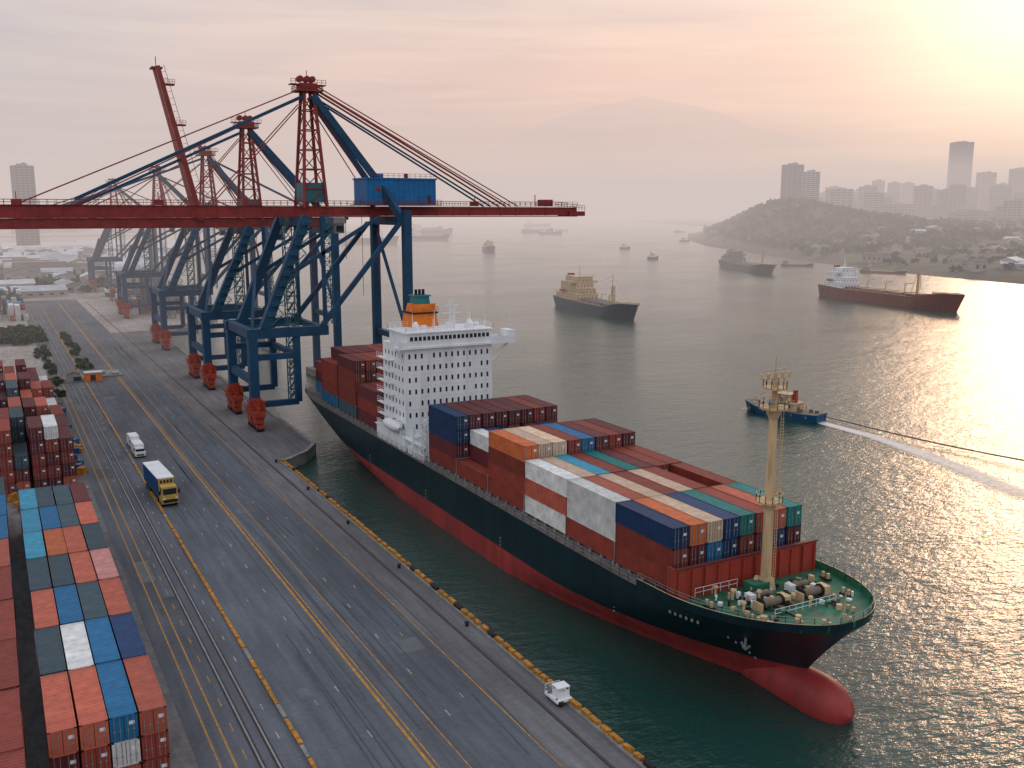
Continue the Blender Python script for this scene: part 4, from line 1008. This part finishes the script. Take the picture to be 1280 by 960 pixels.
for q in range(34):
    y=R.uniform(355,470); pts.append((R.uniform(24.8,28.0),y,R.uniform(.3,.9),R.uniform(.8,1.7),80))
for q in range(30): pts.append((R.uniform(12.6,17),R.uniform(308,430),.5,R.uniform(.7,1.6),60))
leafmass('bushes',pts,[M['leaf'],M['leaf2']],.42)
# small clutter beside the yard: pallets, bollards, spools
g=MB()
for q in range(70):
    x=R.uniform(12.8,14.2) if q%3 else R.uniform(0,13); y=R.uniform(190,203) if q%3==0 else R.uniform(205,340); h=R.uniform(.3,1.5)
    g.box((x,y,h/2+.012),(R.uniform(.6,1.6),R.uniform(.6,2.4),h),R.choice([0,1,2,3]),R.uniform(0,3))
g.obj('yard_clutter',[M['rope'],M['grey'],M['ochre'],M['truckblue']])
shed('site_shed',20.8,338,4,5,2.6,0,0,'roofd')
e=MB(); e.bb(-2.5,2.5,-2,2,0,2.7,0); e.bb(-2.7,2.7,-2.2,2.2,2.7,2.9,1); e.bb(-1,.6,-2.05,-2,.2,2.1,2); e.obj('yellow_site_cabin',[M['orange'],M['roofl'],M['glass']],loc=(26.6,336,0))
g=MB(); g.bb(28.5,36,340,352,0,.6,0); g.bb(29,31,343,347,.6,1.6,1); g.bb(33,35,341,346,.6,1.2,1); g.obj('concrete_platform',[M['conc'],M['grey']])
x,y=dirpt(1.9,1500); tower(x,y,24,20,0,116,.2,M['towerwall'])
for q in range(70):
    az=R.uniform(-1,16); ds=R.uniform(2800,4500); x,y=dirpt(az,ds); tower(x,y,R.uniform(30,90),R.uniform(20,40),-2,R.uniform(10,38),R.uniform(0,3),M['wall'],name='apartment_block',fl=5)
g=MB(); P=[(-3000,2500),(350,2500),(900,3000),(1500,3600),(1400,9000),(-3000,9000)]
g.poly([(x,y,-1.2) for x,y in P],0); g.obj('far_shore',[M['dirt']])
g=MB()
for (x0,y0,x1,y1) in ((20,1500,150,2000),(150,1560,330,2100)): g.bb(x0,x1,y0,y1,-2.6,-1.6,0)
g.obj('breakwater_flats',[M['roofl']])

# ---------------------------------------------------------------- distant mountains (aerial haze put into glowing emission colour and fading alpha)
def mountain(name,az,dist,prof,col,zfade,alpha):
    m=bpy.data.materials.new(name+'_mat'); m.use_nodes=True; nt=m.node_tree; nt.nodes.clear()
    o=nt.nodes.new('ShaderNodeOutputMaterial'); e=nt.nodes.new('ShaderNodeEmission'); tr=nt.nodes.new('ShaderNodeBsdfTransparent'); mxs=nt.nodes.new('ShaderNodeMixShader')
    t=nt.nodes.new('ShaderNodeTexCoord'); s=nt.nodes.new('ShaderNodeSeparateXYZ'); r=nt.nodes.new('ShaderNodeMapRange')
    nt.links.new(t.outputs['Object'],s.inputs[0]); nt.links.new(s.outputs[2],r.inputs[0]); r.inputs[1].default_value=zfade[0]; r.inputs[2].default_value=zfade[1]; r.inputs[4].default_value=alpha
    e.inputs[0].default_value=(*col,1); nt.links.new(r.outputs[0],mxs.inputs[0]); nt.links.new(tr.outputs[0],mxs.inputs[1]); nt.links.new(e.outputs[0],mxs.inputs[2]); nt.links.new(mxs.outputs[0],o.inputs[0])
    g=MB(); n=120; rows_=10
    for i in range(n+1):
        a=prof[0][0]+(prof[-1][0]-prof[0][0])*i/n
        for (a0,h0),(a1,h1) in zip(prof[:-1],prof[1:]):
            if a0<=a<=a1+1e-6:
                t_=(a-a0)/(a1-a0); t_=t_*t_*(3-2*t_)*.5+t_*.5; h=h0+(h1-h0)*t_; break
        h*=1+.025*noise.noise(Vector((i*.13,dist,0)))
        for j in range(rows_+1):
            f=j/rows_; d=dist-h*1.2*(1-f); x,y=dirpt(a,d); g.v.append((x,y,h*f))
    for i in range(n):
        for j in range(rows_): k=i*(rows_+1)+j; g.f.append((k,k+rows_+1,k+rows_+2,k+1)); g.m.append(0)
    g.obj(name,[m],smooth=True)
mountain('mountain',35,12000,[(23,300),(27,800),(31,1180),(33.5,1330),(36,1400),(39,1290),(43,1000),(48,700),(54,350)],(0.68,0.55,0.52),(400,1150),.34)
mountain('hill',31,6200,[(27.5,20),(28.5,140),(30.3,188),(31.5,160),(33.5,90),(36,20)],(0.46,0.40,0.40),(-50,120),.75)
print('objects',len(bpy.data.objects))
